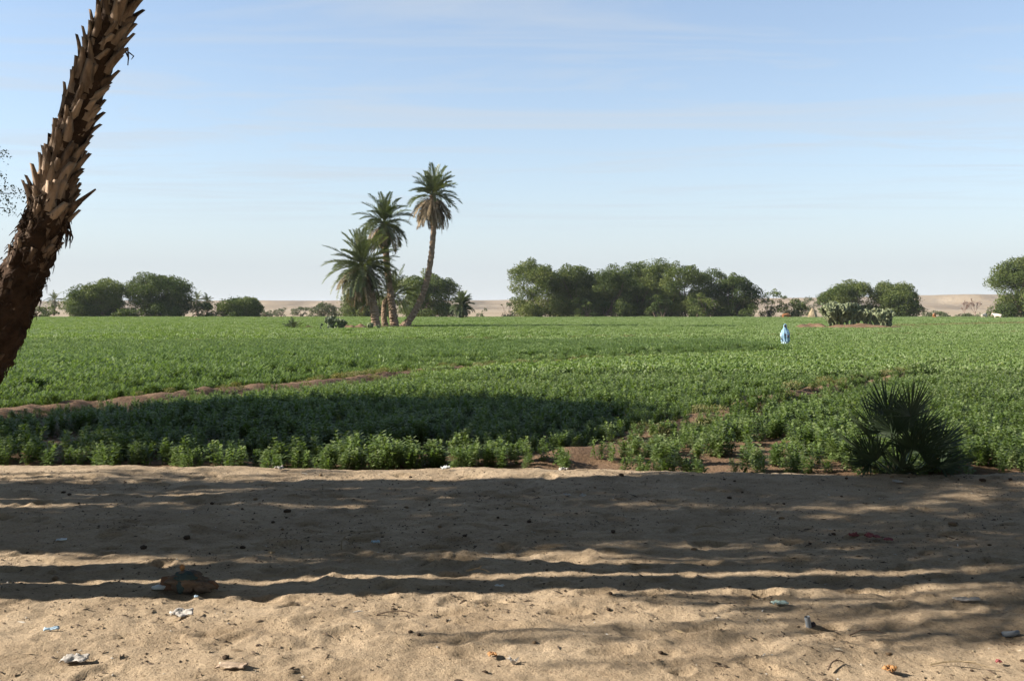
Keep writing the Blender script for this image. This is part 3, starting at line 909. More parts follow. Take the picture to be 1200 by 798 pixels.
# ------------------------------------------------------------------ date palms in the field
D0 = 110
def P(x, y, d=D0): return tuple(px(x, y, d))
palm_tree("date_palm", "tallest date palm with a curved slanting trunk and dry skirt in the field", P(471, 385), [P(471, 386), P(480, 375), P(492, 354), P(500, 330), P(505, 303), P(508, 268), P(507.5, 240), P(507, 229)],
          [0.50, 0.36, 0.32, 0.30, 0.29, 0.28, 0.28, 0.34], 101, 40, 3.4, (1.45, -0.02), (0.5, 1.3), 30, 0.66, 0.10, dead=40, dead_len=3.8, rach=0.05, power=0.9)
palm_tree("date_palm", "middle date palm with a dark straight trunk and drooping green crown", P(463, 386, 111), [P(463, 387, 111), P(459, 355, 111), P(454, 315, 111), P(451, 280, 111), P(450, 262, 111)],
          [0.48, 0.36, 0.33, 0.31, 0.32], 102, 62, 3.5, (1.5, -0.95), (0.7, 1.7), 30, 0.66, 0.10, dead=16, dead_len=3.4, rach=0.05)
palm_tree("date_palm", "shortest full date palm with a wide round crown left of its two neighbours", P(441, 386, 108), [P(441, 387, 108), P(438, 360, 108), P(432, 335, 108), P(424, 312, 108)],
          [0.50, 0.40, 0.36, 0.36], 103, 120, 4.35, (1.5, -1.25), (0.45, 1.15), 30, 0.68, 0.10, dead=24, dead_len=4.6, rach=0.05)
palm_tree("young_palm", "young palm with a pale short trunk between the date palm trunks", P(452, 383, 113), [P(452, 384, 113), P(450, 372, 113), P(452, 352, 113), P(462, 346, 113)],
          [0.36, 0.3, 0.28, 0.26], 104, 44, 3.4, (1.5, -0.6), (0.5, 1.2), 24, 0.55, 0.08, rach=0.05)
palm_tree("young_palm", "bushy young palm right of the curved palm trunk in the distance", P(540, 371, 190), [P(540, 373, 190), P(540, 364, 190), P(541, 357, 190)],
          [0.4, 0.36, 0.34], 105, 70, 2.9, (1.5, -1.2), (0.4, 1.1), 22, 0.7, 0.12, rach=0.06)
# hazy palms far off on the left
for (x, y, d, s, lb) in ((63, 352, 330, 1.0, "far hazy palm just right of the leaning trunk"), (230, 352, 360, 1.0, "left one of two far palms behind the left trees"), (242, 353, 365, .9, "right one of two far palms behind the left trees")):
    b = px(x, y, d)
    palm_tree("far_palm", lb, (b.x, b.y, -1), [(b.x, b.y, -1.2), (b.x + .3, b.y, 2), (b.x + .2, b.y, b.z)], [0.4, 0.35, 0.33], int(x), 26, 3.6 * s, (1.4, -0.8), (0.5, 1.3), 18, 0.8, 0.16, rach=0.08, trunk_seg=8)

# ------------------------------------------------------------------ the far trees
def far_tree(x0, x1, top, d, seed, label, mat='acacia', base_frac=0.02, name="acacia_tree", cat="tree", n=58, stems=2, per=17, leaf=0.32):
    w = (x1 - x0) / F * d
    ground = -0.85 if d < 214 else -1.1
    h = CAMZ + (HOR - top) / F * d - ground
    b = px((x0 + x1) / 2, HOR, d)
    return make_tree(name, label, cat, (b.x, d, ground), seed, w * 0.99, h * 1.0, h * base_frac, n, leaf, per, mat, 0.018 * w + 0.06, stems=stems)

far_tree(25, 68, 354, 216, 201, "dark low bush showing right of the leaning trunk", n=16, base_frac=0.02, name="bush", cat="bush")
far_tree(72, 156, 326, 218, 202, "broad acacia on the left with a yellow green lit side")
far_tree(146, 230, 318, 219, 203, "tallest dark acacia of the left group")
far_tree(128, 172, 360, 212, 204, "low bush in front of the gap between the two left acacias", n=14, base_frac=0.0, name="bush", cat="bush", stems=3)
far_tree(222, 264, 353, 224, 205, "small dark bush between the left group and the flat topped acacia", n=14, base_frac=0.0, name="bush", cat="bush", stems=3)
far_tree(252, 310, 346, 217, 206, "small flat topped acacia right of the left group", base_frac=0.05, stems=3)
far_tree(358, 402, 354, 235, 207, "pale low bush at the left of the palms", n=14, base_frac=0.0, name="bush", cat="bush", mat='scrub', stems=3)
far_tree(398, 470, 340, 232, 208, "acacia mostly hidden behind the short palm crown", base_frac=0.05)
far_tree(462, 540, 319, 225, 209, "acacia behind the curved palm trunk", stems=2)
far_tree(584, 606, 353, 222, 210, "small bush at the left foot of the big grove", n=10, base_frac=0.0, name="bush", cat="bush", mat='scrub', stems=3)
far_tree(592, 668, 305, 221, 211, "leftmost acacia of the big grove with a pale loose crown")
far_tree(640, 712, 308, 226, 212, "second acacia from the left in the big grove")
far_tree(690, 748, 312, 220, 213, "short yellow green acacia in the middle of the big grove", base_frac=0.04)
far_tree(706, 792, 304, 230, 214, "tallest acacia of the big grove at its middle")
far_tree(768, 832, 309, 222, 215, "acacia right of the tallest one in the big grove", base_frac=0.05)
far_tree(806, 872, 316, 226, 216, "dark dense acacia near the right end of the big grove", base_frac=0.03)
far_tree(838, 893, 322, 220, 217, "last acacia at the right end of the big grove", base_frac=0.03)
far_tree(886, 918, 337, 228, 218, "slim loose tree just right of the big grove", n=14, base_frac=0.02)
far_tree(904, 948, 344, 222, 219, "low rounded bush right of the big grove", n=16, base_frac=0.0, name="bush", cat="bush", stems=3)
far_tree(930, 962, 347, 330, 220, "far hazy bush between the grove and the pair of trees", n=12, base_frac=0.0, name="bush", cat="bush", mat='scrub', stems=3)
far_tree(958, 1026, 328, 220, 221, "left tree of the pair behind the large cactus clump", base_frac=0.03)
far_tree(1014, 1082, 330, 218, 222, "right tree of the pair behind the large cactus clump", base_frac=0.03)
far_tree(1156, 1246, 300, 205, 223, "large acacia cut by the right edge of the picture", base_frac=0.06)
far_tree(640, 720, 318, 240, 241, "acacia filling the gap behind the left half of the big grove")
far_tree(730, 800, 318, 242, 242, "acacia filling the gap behind the right half of the big grove")
far_tree(668, 700, 346, 216, 243, "left low bush at the foot of the big grove", n=14, base_frac=0.0, name="bush", cat="bush", stems=3)
far_tree(748, 790, 343, 216, 244, "middle low bush at the foot of the big grove", n=14, base_frac=0.0, name="bush", cat="bush", stems=3)
far_tree(800, 846, 345, 215, 245, "right low bush at the foot of the big grove", n=14, base_frac=0.0, name="bush", cat="bush", stems=3)
# undergrowth hedge at the far field edge
for (x0, x1, top, d, sd, lb) in ((1080, 1120, 364, 230, 231, "low pale scrub bush left of the bare trees"), (1118, 1160, 365, 226, 232, "low pale scrub bush under the bare trees"),
                                 (318, 338, 360, 300, 233, "left grey scrub bush on the pale ground"), (340, 366, 358, 310, 234, "right grey scrub bush on the pale ground"),
                                 (556, 572, 361, 240, 235, "tiny round bush left of the big grove"), (1170, 1205, 360, 214, 236, "dark low bush under the large acacia at the right edge"),
                                 (300, 322, 363, 280, 238, "small flat scrub bush right of the flat topped acacia")):
    far_tree(x0, x1, top, d, sd, lb, n=9, base_frac=0.0, name="bush", cat="bush", mat='scrub' if sd != 236 else 'acacia', stems=3)

# bare trees
def bare_tree(name, label, pos, h, seed):
    pr = random.Random(seed)
    g = Geo()
    def br(p, d, L, r, lev):
        q = p + d * L
        g.tube([p, p.lerp(q, .5) + Vector((pr.uniform(-.05, .05), 0, pr.uniform(-.03, .03))) * L, q], [r, r * .8, r * .6], 5, cap=False)
        if lev == 0: return
        for k in range(3 if lev > 1 else 4):
            nd = (d + Vector((pr.uniform(-.75, .75), pr.uniform(-.75, .75), pr.uniform(-.05, .6)))).normalized()
            br(p.lerp(q, pr.uniform(.55, 1)), nd, L * pr.uniform(.55, .8), max(r * .55, 0.03), lev - 1)
    br(Vector((0, 0, -.2)), Vector((0, 0, 1)), h * .32, h * .02, 5)
    o = g.build(name, M['twig'])
    o.location = pos
    tag(o, label, "tree")
    return o
b = px(1130, HOR, 245); bare_tree("bare_tree", "left, smaller one of two leafless trees against the hills", (b.x, 245, -1.1), 5.4, 3)
b = px(1143, HOR, 240); bare_tree("bare_tree", "right, taller one of two leafless trees against the hills", (b.x, 240, -1.1), 6.2, 8)

# straw stack
g = Geo(); pr = random.Random(2)
n = 14
for j in range(7):
    pass
prof = [(0, 1.45), (0.5, 1.4), (1.0, 1.15), (1.5, 0.85), (2.0, 0.5), (2.35, 0.2), (2.5, 0.03)]
vv = []; ff = []
for j, (z, r) in enumerate(prof):
    for k in range(n):
        a = 2 * math.pi * k / n; rr = r * pr.uniform(.88, 1.12)
        vv.append((math.cos(a) * rr, math.sin(a) * rr, z))
for j in range(len(prof) - 1):
    for k in range(n):
        ff.append((j * n + k, j * n + (k + 1) % n, (j + 1) * n + (k + 1) % n, (j + 1) * n + k))
g.add(vv, ff)
for k in range(160):
    a = pr.uniform(0, 6.28); z = pr.uniform(0.1, 2.2); r = np.interp(z, [q[0] for q in prof], [q[1] for q in prof])
    p0 = Vector((math.cos(a) * r, math.sin(a) * r, z)); 
    g.tube([p0, p0 + Vector((math.cos(a) * .25, math.sin(a) * .25, -0.45))], [0.03, 0.015], 4, cap=False)
st = g.build("straw_stack", M['straw'])
b = px(952, HOR, 208); st.location = (b.x, 208, -0.75); st.scale = (.72, .72, .95)
tag(st, "conical pale straw stack right of the big grove", "straw stack")

# ------------------------------------------------------------------ cactus clumps
def pad_mesh(g, base, up, face, h, w, th, T, tone):
    """one flat pad: ellipsoid squeezed along its face normal"""
    up = up.normalized(); side = up.cross(face).normalized(); face = side.cross(up).normalized()
    nu, nv = 8, 5
    vv = []
    for j in range(nv + 1):
        ph = -math.pi / 2 + math.pi * j / nv
        for k in range(nu):
            a = 2 * math.pi * k / nu
            x = math.cos(ph) * math.cos(a) * w / 2 * (1 + 0.18 * math.sin(ph)); y = math.cos(ph) * math.sin(a) * th / 2; z = (math.sin(ph) + 1) * h / 2
            vv.append(base + side * x + face * y + up * z)
    ff = []
    for j in range(nv):
        for k in range(nu):
            ff.append((j * nu + k, j * nu + (k + 1) % nu, (j + 1) * nu + (k + 1) % nu, (j + 1) * nu + k))
    g.add([v[:] for v in vv], ff)
    T += [tone] * len(ff)

def cactus(name, label, pos, w, d, h, seed, starts, size=0.42, group=None):
    pr = random.Random(seed); g = Geo(); T = []
    def grow(base, up, lev, sc):
        ph = size * sc * pr.uniform(.8, 1.2); pw = ph * pr.uniform(.6, .8)
        face = Vector((pr.uniform(-1, 1), pr.uniform(-1, 1), pr.uniform(-.2, .2))).normalized()
        if abs(face.dot(up)) > .9: face = Vector((1, 0, 0.1))
        pad_mesh(g, base, up, face, ph, pw, ph * .2, T, min(1, max(0, pr.gauss(.5, .25))))
        top = base + up * ph * .88
        if lev <= 0 or top.z > h: return
        for k in range(pr.choice((1, 2, 2, 3))):
            nu = (up * .8 + Vector((pr.uniform(-.8, .8), pr.uniform(-.8, .8), pr.uniform(.1, .7)))).normalized()
            grow(base + up * ph * pr.uniform(.7, .92), nu, lev - 1, sc * pr.uniform(.88, 1.0))
    for k in range(starts):
        a = pr.uniform(0, 6.283); r = math.sqrt(pr.random())
        hh = pr.uniform(.6, 1) if k % 2 else pr.uniform(.2, .6)
        b = Vector((math.cos(a) * r * w / 2 * .85, math.sin(a) * r * d / 2 * .85, -0.05))
        grow(b, Vector((math.cos(a) * .35 * r, math.sin(a) * .35 * r, 1)).normalized(), int((h * hh) / (size * .75)), 1.0)
    me_o = mesh_np(name, np.concatenate(g.v), [np.array(g.f)], M['cactus'], smooth_sh=True, tone=T)
    me_o.location = pos
    tag(me_o, label, "cactus", group)
    return me_o
b = px(990, HOR, 103); cactus("prickly_pear", "larger, taller half of the cactus clump on the bare dirt bank", (b.x, 103, -0.25), 3.9, 2.6, 2.7, 5, 34, .46)
b = px(1030, HOR, 102); cactus("prickly_pear", "lower right cactus of the clump on the bare dirt bank", (b.x, 102, -0.25), 3.0, 2.2, 2.1, 6, 24, .44)
b = px(392, HOR, 98); cactus("prickly_pear", "dark cactus bush in the field left of the palms", (b.x, 98, -0.55), 2.3, 1.8, 1.6, 7, 11, 0.36)
b = px(380, HOR, 96); cactus("prickly_pear", "small cactus at the left foot of the dark cactus bush", (b.x, 96, -0.6), 1.0, 1.0, 0.9, 9, 4, 0.34)
b = px(434, HOR, 97); cactus("prickly_pear", "small pale cactus in front of the short palm trunk", (b.x, 97, -0.6), 0.3, 0.3, 0.95, 10, 4, 0.3)
b = px(444, HOR, 97); cactus("prickly_pear", "smallest cactus in front of the palm trunks", (b.x, 97, -0.6), 0.25, 0.25, 0.75, 13, 4, 0.26)
b = px(343, HOR, 104); yp = empty("young_palm", (b.x, 104, -0.6)); palm_crown(91, 22, 1.35, (1.4, 0.1), (0.3, 0.9), 16, 0.3, 0.05, 'scrub', yp, 'crown'); tag(yp, "tiny tufted palm shoot at the left of the field cactus", "palm tree")

# ------------------------------------------------------------------ fan palm bush at the sand edge
rf = rngf(33)
fp_pos = px(1058, 0, 10.35); FX = fp_pos.x - .04
fan = empty("fan_palm", (FX, 10.35, -0.10))
fan.scale = (1.08, 1.06, 1.06)
tag(fan, "dark spiky fan palm bush at the edge of the sand", "palm bush")
def fan_leaf(az, el, plen, flen, nseg, spread, mat, droop=0.0, name='leaf', tilt=0.0, org=None):
    d = np.array([math.cos(az) * math.cos(el), math.sin(az) * math.cos(el), math.sin(el)])
    side = np.array([-math.sin(az), math.cos(az), 0.0])
    up = np.cross(d, side)
    if up[2] < 0: up = -up
    V, Fq, T = [], [], []
    o = np.array(org if org is not None else (rf.normal(0, .05), rf.normal(0, .05), 0.02))
    hub = o + d * plen + np.array([0, 0, -droop * plen * .3])
    for sgn in (1,):
        for (w_, oz) in ((0.012, 0), ):
            V += [o - side * w_, o + side * w_, hub + side * w_ * .6, hub - side * w_ * .6, o - up * .012, hub - up * .008]
            Fq += [(0, 1, 2, 3), (1, 4, 5, 2), (4, 0, 3, 5)]; T += [.6] * 3
    ct, s_t = math.cos(tilt), math.sin(tilt)
    sd = side * ct + up * s_t; un = up * ct - side * s_t
    for k in range(nseg):
        a = (k / (nseg - 1) - .5) * spread + rf.normal(0, .03)
        dr = d * math.cos(a) + sd * math.sin(a) + un * (0.12 * abs(a) + rf.normal(0, .05))
        dr /= np.linalg.norm(dr)
        L = flen * (1 - 0.22 * abs(a) / (spread / 2)) * rf.uniform(.88, 1.08)
        w = np.cross(dr, un); w /= np.linalg.norm(w)
        bw = 0.0095 * rf.uniform(.8, 1.2)
        sag = np.array([0, 0, -droop * L])
        m1 = hub + dr * L * .5 + sag * .25; tip = hub + dr * L + sag
        b = len(V)
        V += [hub - w * .004, hub + w * .004, m1 - w * bw, m1 + un * bw * -.7, m1 + w * bw, tip]
        Fq += [(b, b + 3, b + 3, b + 2)][:0]
        Fq += [(b, b + 1, b + 3, b + 2), (b + 1, b + 1 + 3, b + 3, b + 1)][:1]
        T += [.5 + rf.normal(0, .15)]
        TR.append((b + 1, b + 4, b + 3)); TR.append((b + 2, b + 3, b + 5)); TR.append((b + 3, b + 4, b + 5))
    tris = list(TR); TR.clear()
    T += [.5 + rf.normal(0, .15) for _ in tris]
    return mesh_np(name, np.array(V), [np.array(Fq), np.array(tris)], M[mat], fan, tone=np.clip(T, 0, 1))
TR = []
for (az, el, pl, fl) in ((1.9, 1.35, .48, .50), (1.2, 1.2, .45, .50), (2.6, 1.15, .42, .52), (0.3, .95, .42, .47), (-0.35, .75, .42, .44), (3.3, .9, .44, .46), (3.7, .55, .40, .44),
                         (4.5, .95, .36, .44), (5.2, 1.0, .36, .42), (1.57, .9, .45, .48), (0.7, .55, .42, .42), (2.4, .6, .42, .42), (4.0, 1.25, .40, .46), (5.8, .45, .38, .40), (4.9, 1.35, .5, .5), (3.0, 1.4, .3, .42),
                         (0.0, .3, .36, .38), (3.14, .25, .36, .38), (3.5, 1.0, .2, .36), (6.0, 1.1, .2, .36), (4.2, .6, .25, .4), (5.5, .65, .25, .4), (4.8, .35, .25, .38), (3.2, .7, .3, .42), (0.1, .65, .3, .42)):
    fan_leaf(az + rf.normal(0, .1), el + rf.normal(0, .05), pl * rf.uniform(.85, 1.05) * (1.25 if el > .85 else 1.05), fl * rf.uniform(.88, 1.08), int(rf.integers(22, 29)), rf.uniform(2.3, 3.0), 'fan', 0.05, tilt=rf.normal(0, .5))
for (az, el, pl, fl) in ((5.1, .35, .4, .36), (0.2, .12, .42, .3), (3.4, .3, .3, .34), (5.9, .25, .38, .34), (5.4, .15, .25, .3), (3.9, .2, .3, .32), (4.5, .1, .22, .3)):
    lf = fan_leaf(az, el, pl, fl, 9, 1.0, 'fan_dry', 0.55, 'dry_leaf')
    lf['label'] = "dry tan hanging fan leaf"

# ------------------------------------------------------------------ crop
def bean_plant(seed, h, nst, nodes, leaf, name, mat, link=False, slim=False):
    rng = rngf(seed); V, Fq, T = [], [], []
    def lf(p, d, L, W, tone):
        d = d / np.linalg.norm(d)
        s = np.cross(d, [0, 0, 1.0]); s = s / (np.linalg.norm(s) + 1e-6)
        u = np.cross(s, d)
        b = len(V)
        m1 = p + d * L * .32 + u * L * .02; m2 = p + d * L * .72 - u * L * .06; t_ = p + d * L - u * L * .2
        V.extend([p - s * W * .12, p + s * W * .12, m1 - s * W * .5, m1 + s * W * .5, m2 - s * W * .42, m2 + s * W * .42, t_ - s * W * .05, t_ + s * W * .05])
        for q_ in (0, 2, 4):
            Fq.append((b + q_, b + q_ + 1, b + q_ + 3, b + q_ + 2)); T.append(tone)
    for s in range(nst):
        a = rng.uniform(0, 6.283); rad = rng.uniform(0, .09) if not slim else rng.uniform(0, .12)
        p0 = np.array([math.cos(a) * rad, math.sin(a) * rad, -0.03])
        hh = h * rng.uniform(.65, 1.08)
        ln = np.array([math.cos(a) * rng.uniform(0, .25), math.sin(a) * rng.uniform(0, .25), 1.0])
        p1 = p0 + ln * hh
        b = len(V)
        V.extend([p0 + [.004, 0, 0], p0 - [.004, 0, 0], p1 - [.002, 0, 0], p1 + [.002, 0, 0], p0 + [0, .004, 0], p0 - [0, .004, 0], p1 - [0, .002, 0], p1 + [0, .002, 0]])
        Fq.extend([(b, b + 1, b + 2, b + 3), (b + 4, b + 5, b + 6, b + 7)]); T.extend([.6, .6])
        tn = rng.normal(.45, .15)
        for k in range(nodes):
            u = .18 + .82 * (k + .5) / nodes
            q = p0 + (p1 - p0) * u
            for j in range(3 if u < .75 else 4):
                an = k * 2.4 + j * 2.1 + rng.normal(0, .3)
                upv = (.05 + .75 * u ** 2) if not slim else 1.0
                d = np.array([math.cos(an), math.sin(an), upv + rng.normal(0, .25)])
                L = leaf * rng.uniform(.75, 1.2) * (1.0 if u < .85 else .75)
                q2 = q + np.array([math.cos(an), math.sin(an), .4]) * rng.uniform(.2, .7) * leaf * (1 - .4 * u)
                lf(q2, d, L, L * (.56 if not slim else .26), tn + rng.normal(0, .15))
    return mesh_np(name, np.array(V), np.array(Fq), mat, None, tone=np.clip(T, 0, 1), link=link)

def clump(seed, w, h, n, leaf, name, mat, asp=.5):
    rng = rngf(seed)
    c = np.stack([rng.uniform(-w / 2, w / 2, n), rng.uniform(-w / 2, w / 2, n), h * (1 - 0.75 * rng.random(n) ** 1.6)], 1)
    c[:, 2] *= 1 - .25 * np.hypot(c[:, 0], c[:, 1]) / (w / 2) + .1 * rng.normal(size=n)
    nn = unit(np.stack([rng.normal(-.45, .75, n), rng.normal(0, .7, n), rng.uniform(.2, 1.2, n)], 1))   # leaves lean to the morning sun
    t = unit(np.cross(nn, rng.normal(size=(n, 3)))); b = np.cross(nn, t)
    l = leaf * rng.uniform(.7, 1.35, n)
    v, f = quads_from(c, t, b, l, l * asp)
    return mesh_np(name, v, f, mat, tone=np.clip(rng.normal(.5, .27, n), 0, 1), link=False)

pc = bpy.data.collections.new("crop_plants")
protos = []
for k in range(4): protos.append(bean_plant(300 + k, .35 + .03 * k, 6, 8, .072, f"plant_{k:02d}", M['bean']))
for k in range(3): protos.append(clump(310 + k, .55, .36, 190, .08, f"plant_{4 + k:02d}", M['bean']))
for k in range(2): protos.append(clump(320 + k, 1.0, .38, 330, .115, f"plant_{7 + k:02d}", M['bean']))
for k in range(3): protos.append(bean_plant(330 + k, .42, 12, 7, .10, f"plant_{9 + k:02d}", M['fodder'], slim=True))
for k in range(2): protos.append(clump(340 + k, 1.0, .38, 330, .115, f"plant_{12 + k:02d}", M['fodder'], .4))
M['weed'] = leafy("dry_weed", [(0.11, 0.115, 0.045), (0.17, 0.165, 0.07), (0.24, 0.22, 0.10)], 0.7, 0.2, 0.3, 0.1)
for k in range(2): protos.append(clump(350 + k, .8, .42, 200, .13, f"plant_{14 + k:02d}", M['weed'], .3))
for o_ in protos: pc.objects.link(o_)

rc = rngf(55)
def scatter(y0, y1, dens, margin=4):
    a0 = 0.56 * y1 + margin
    n = int(2 * a0 * (y1 - y0) * dens)
    x = rc.uniform(-a0, a0, n); y = rc.uniform(y0, y1, n)
    k = np.abs(x) < 0.56 * y + margin
    return x[k], y[k]
PX, PY, PV, PS, PZ = [], [], [], [], []
def side_of_b1(x, y):
    xb = np.interp(y, [q[1] for q in BUND1], [q[0] for q in BUND1])
    return x < xb
def fodder_zone(x, y):
    far = y > 49
    return np.where(far, (y < 62) & (x < 14), side_of_b1(x, y)) & (y > 13.5)
def put(x, y, variants, s0, s1, keep=None):
    if keep is not None: x, y = x[keep], y[keep]
    n = len(x)
    PX.append(x); PY.append(y); PV.append(rc.choice(variants, n)); PS.append(rc.uniform(s0, s1, n)); PZ.append(rc.uniform(0, 6.283, n) if min(variants) in (0, 9, 14) else rc.uniform(-.6, .6, n))
def clear(x, y):
    """no plants on the bunds or the bare front strip"""
    d1 = dist_poly(x, y, BUND1); d2 = dist_poly(x, y, BUND2)
    ok = d1 > 0.44 + .4 * fbm(x * 1.1, y * 1.1, 3, 3)
    # the first bund fades out under the crop to the right
    ok |= (y > 40) & (d1 > .35)
    ok &= (d2 > 0.18 + .38 * fbm(x * .9, y * .9, 4, 2)) | ((y > 26) & (d2 > .2))
    front = edge_y(x) + 0.62 + 0.32 * fbm(x * .8, x * 0 + 1.0, 6, 2) + 0.35 * np.exp(-((x + 0.3) / 1.3) ** 2)
    ok &= y > front
    gap = fbm(x * .9, y * .9, 7, 3)
    ok &= (gap > -.42) | (y > 14)
    d3 = dist_poly(x, y, BUND3); ok &= d3 > 0.7
    d4 = dist_poly(x, y, BUND4); ok &= (d4 > .5) | (fbm(x * .15, y * .15, 44, 2) < -.1)
    for (pp, rx, ry, h, sd, lb) in MOUNDS:
        ok &= ((x - pp.x) / (rx * .9)) ** 2 + ((y - pp.y) / (ry * .9)) ** 2 > 1
    return ok
x, y = scatter(10.5, 26, 26)
k = clear(x, y); fz = fodder_zone(x, y)
put(x, y, [0, 1, 2, 3], .6, .95, k & ~fz); put(x, y, [9, 10, 11], .85, 1.25, k & fz)
x, y = scatter(26, 62, 9.5)
k = clear(x, y); fz = fodder_zone(x, y)
put(x, y, [4, 5, 6], .85, 1.25, k & ~fz); put(x, y, [9, 10, 11, 6], .9, 1.35, k & fz)
x, y = scatter(62, 213, 2.6, 10)
k = clear(x, y)
band = fbm(x * .012, y * .05, 71, 3)
put(x, y, [7, 8], .85, 1.2, k & (band < .15)); put(x, y, [12, 13], .8, 1.15, k & (band >= .15))
def along(poly, half, dens, s0, s1):
    for (ax, ay), (bx_, by_) in zip(poly[:-1], poly[1:]):
        L_ = math.hypot(bx_ - ax, by_ - ay); n_ = int(L_ * half * 2 * dens)
        t_ = rc.random(n_); o_n = rc.normal(0, half * .6, n_)
        put(ax + (bx_ - ax) * t_ - (by_ - ay) / L_ * o_n, ay + (by_ - ay) * t_ + (bx_ - ax) / L_ * o_n, [14, 15], s0, s1)
along(BUND3, 1.3, 2.6, .9, 1.4); along(BUND4, .8, 1.6, .7, 1.1); along(BUND1[3:], .55, 3.0, .45, .8); along(BUND1[:4], .8, 1.2, .3, .6); along(BUND2[1:], .5, 1.6, .35, .7)
n_ = 160; a_ = rc.uniform(0, 6.283, n_); r_ = np.sqrt(rc.random(n_)); pm = px(460, 386, 109)
put(pm.x + np.cos(a_) * r_ * 5.2, pm.y + np.sin(a_) * r_ * 2.4, [14, 15], .6, 1.1)
PX = np.concatenate(PX); PY = np.concatenate(PY); PV = np.concatenate(PV); PS = np.concatenate(PS); PZ = np.concatenate(PZ)
Zf = field_z(PX, PY)
# height varies in broad patches
PS = PS * (.58 + .42 * smooth(.8, 3.2, dist_poly(PX, PY, BUND1))) * (.75 + .25 * smooth(.4, 1.6, dist_poly(PX, PY, BUND2)))
PS = PS * (1 + .14 * fbm(PX * .25, PY * .25, 15, 3)) * (1 - .25 * np.exp(-np.maximum(PY - edge_y(PX) - .6, 0) / .5))
me = bpy.data.meshes.new("bean_crop")
me.vertices.add(len(PX)); me.vertices.foreach_set('co', np.stack([PX, PY, Zf], 1).astype(np.float32).ravel())
for nm, ty, arr in (('var', 'INT', PV.astype(np.int32)), ('scl', 'FLOAT', PS.astype(np.float32)), ('rotz', 'FLOAT', PZ.astype(np.float32))):
    at = me.attributes.new(nm, ty, 'POINT'); at.data.foreach_set('value', arr)
crop = bpy.data.objects.new("bean_crop", me); COL.objects.link(crop)
tag(crop, "green leafy bean crop covering the whole field to the far trees", "crop", kind='stuff')
ng = bpy.data.node_groups.new("scatter_crop", 'GeometryNodeTree')
ng.interface.new_socket('Geometry', in_out='INPUT', socket_type='NodeSocketGeometry')
ng.interface.new_socket('Geometry', in_out='OUTPUT', socket_type='NodeSocketGeometry')
gi = ng.nodes.new('NodeGroupInput'); go = ng.nodes.new('NodeGroupOutput')
ci = ng.nodes.new('GeometryNodeCollectionInfo')
ci.inputs['Collection'].default_value = pc; ci.inputs['Separate Children'].default_value = True; ci.inputs['Reset Children'].default_value = True
ip = ng.nodes.new('GeometryNodeInstanceOnPoints'); ip.inputs['Pick Instance'].default_value = True
def na(nm, ty):
    a = ng.nodes.new('GeometryNodeInputNamedAttribute'); a.data_type = ty; a.inputs['Name'].default_value = nm
    return a.outputs['Attribute']
cx_ = ng.nodes.new('ShaderNodeCombineXYZ'); ng.links.new(na('rotz', 'FLOAT'), cx_.inputs['Z'])
ng.links.new(gi.outputs[0], ip.inputs['Points']); ng.links.new(ci.outputs[0], ip.inputs['Instance'])
ng.links.new(na('var', 'INT'), ip.inputs['Instance Index'])
ng.links.new(cx_.outputs[0], ip.inputs['Rotation']); ng.links.new(na('scl', 'FLOAT'), ip.inputs['Scale'])
ng.links.new(ip.outputs[0], go.inputs[0])
md = crop.modifiers.new("scatter", 'NODES'); md.node_group = ng

# single plants standing free along the front of the crop
pr = random.Random(19)
fr = None
for k in range(34):
    xx = pr.uniform(-4.6, 5.0)
    if 0.1 < xx < 1.0: xx -= 1.3
    yy = float(edge_y(xx)) + pr.uniform(0.35, 0.75) + 0.55 * math.exp(-((xx + .3) / 1.3) ** 2)
    o_ = bpy.data.objects.new("bean_plant", protos[k % 4].data); COL.objects.link(o_)
    o_.location = (xx, yy, float(field_z(xx, yy)) - .01); o_.rotation_euler = (0, 0, pr.uniform(0, 6.28)); s_ = pr.uniform(.45, .82); o_.scale = (s_, s_, s_)
    tag(o_, "single leafy bean plant on bare soil between the sand and the crop", "bean plant", "bean plants standing free along the front of the crop")

# ------------------------------------------------------------------ woman in the field
def skin_body(name, joints, edges, mat, parent, sub=2):
    me = bpy.data.meshes.new(name)
    me.from_pydata([j[0] for j in joints], edges, [])
    me.materials.append(mat)
    o = bpy.data.objects.new(name, me); COL.objects.link(o)
    sk = o.modifiers.new("skin", 'SKIN'); sk.use_smooth_shade = True
    for i, j in enumerate(joints):
        r = j[1] if isinstance(j[1], tuple) else (j[1], j[1])
        me.skin_vertices[0].data[i].radius = r
    me.skin_vertices[0].data[0].use_root = True
    ss = o.modifiers.new("subd", 'SUBSURF'); ss.levels = sub; ss.render_levels = sub
    if parent is not None: o.parent = parent
    return o
pw = px(920, HOR, 56)
per = empty("person", (pw.x, 56, float(field_z(pw.x, 56.0))), R(-12))
per.scale = (.78, .84, .875)
tag(per, "person wrapped head to ankle in a pale blue robe walking through the crop", "person")
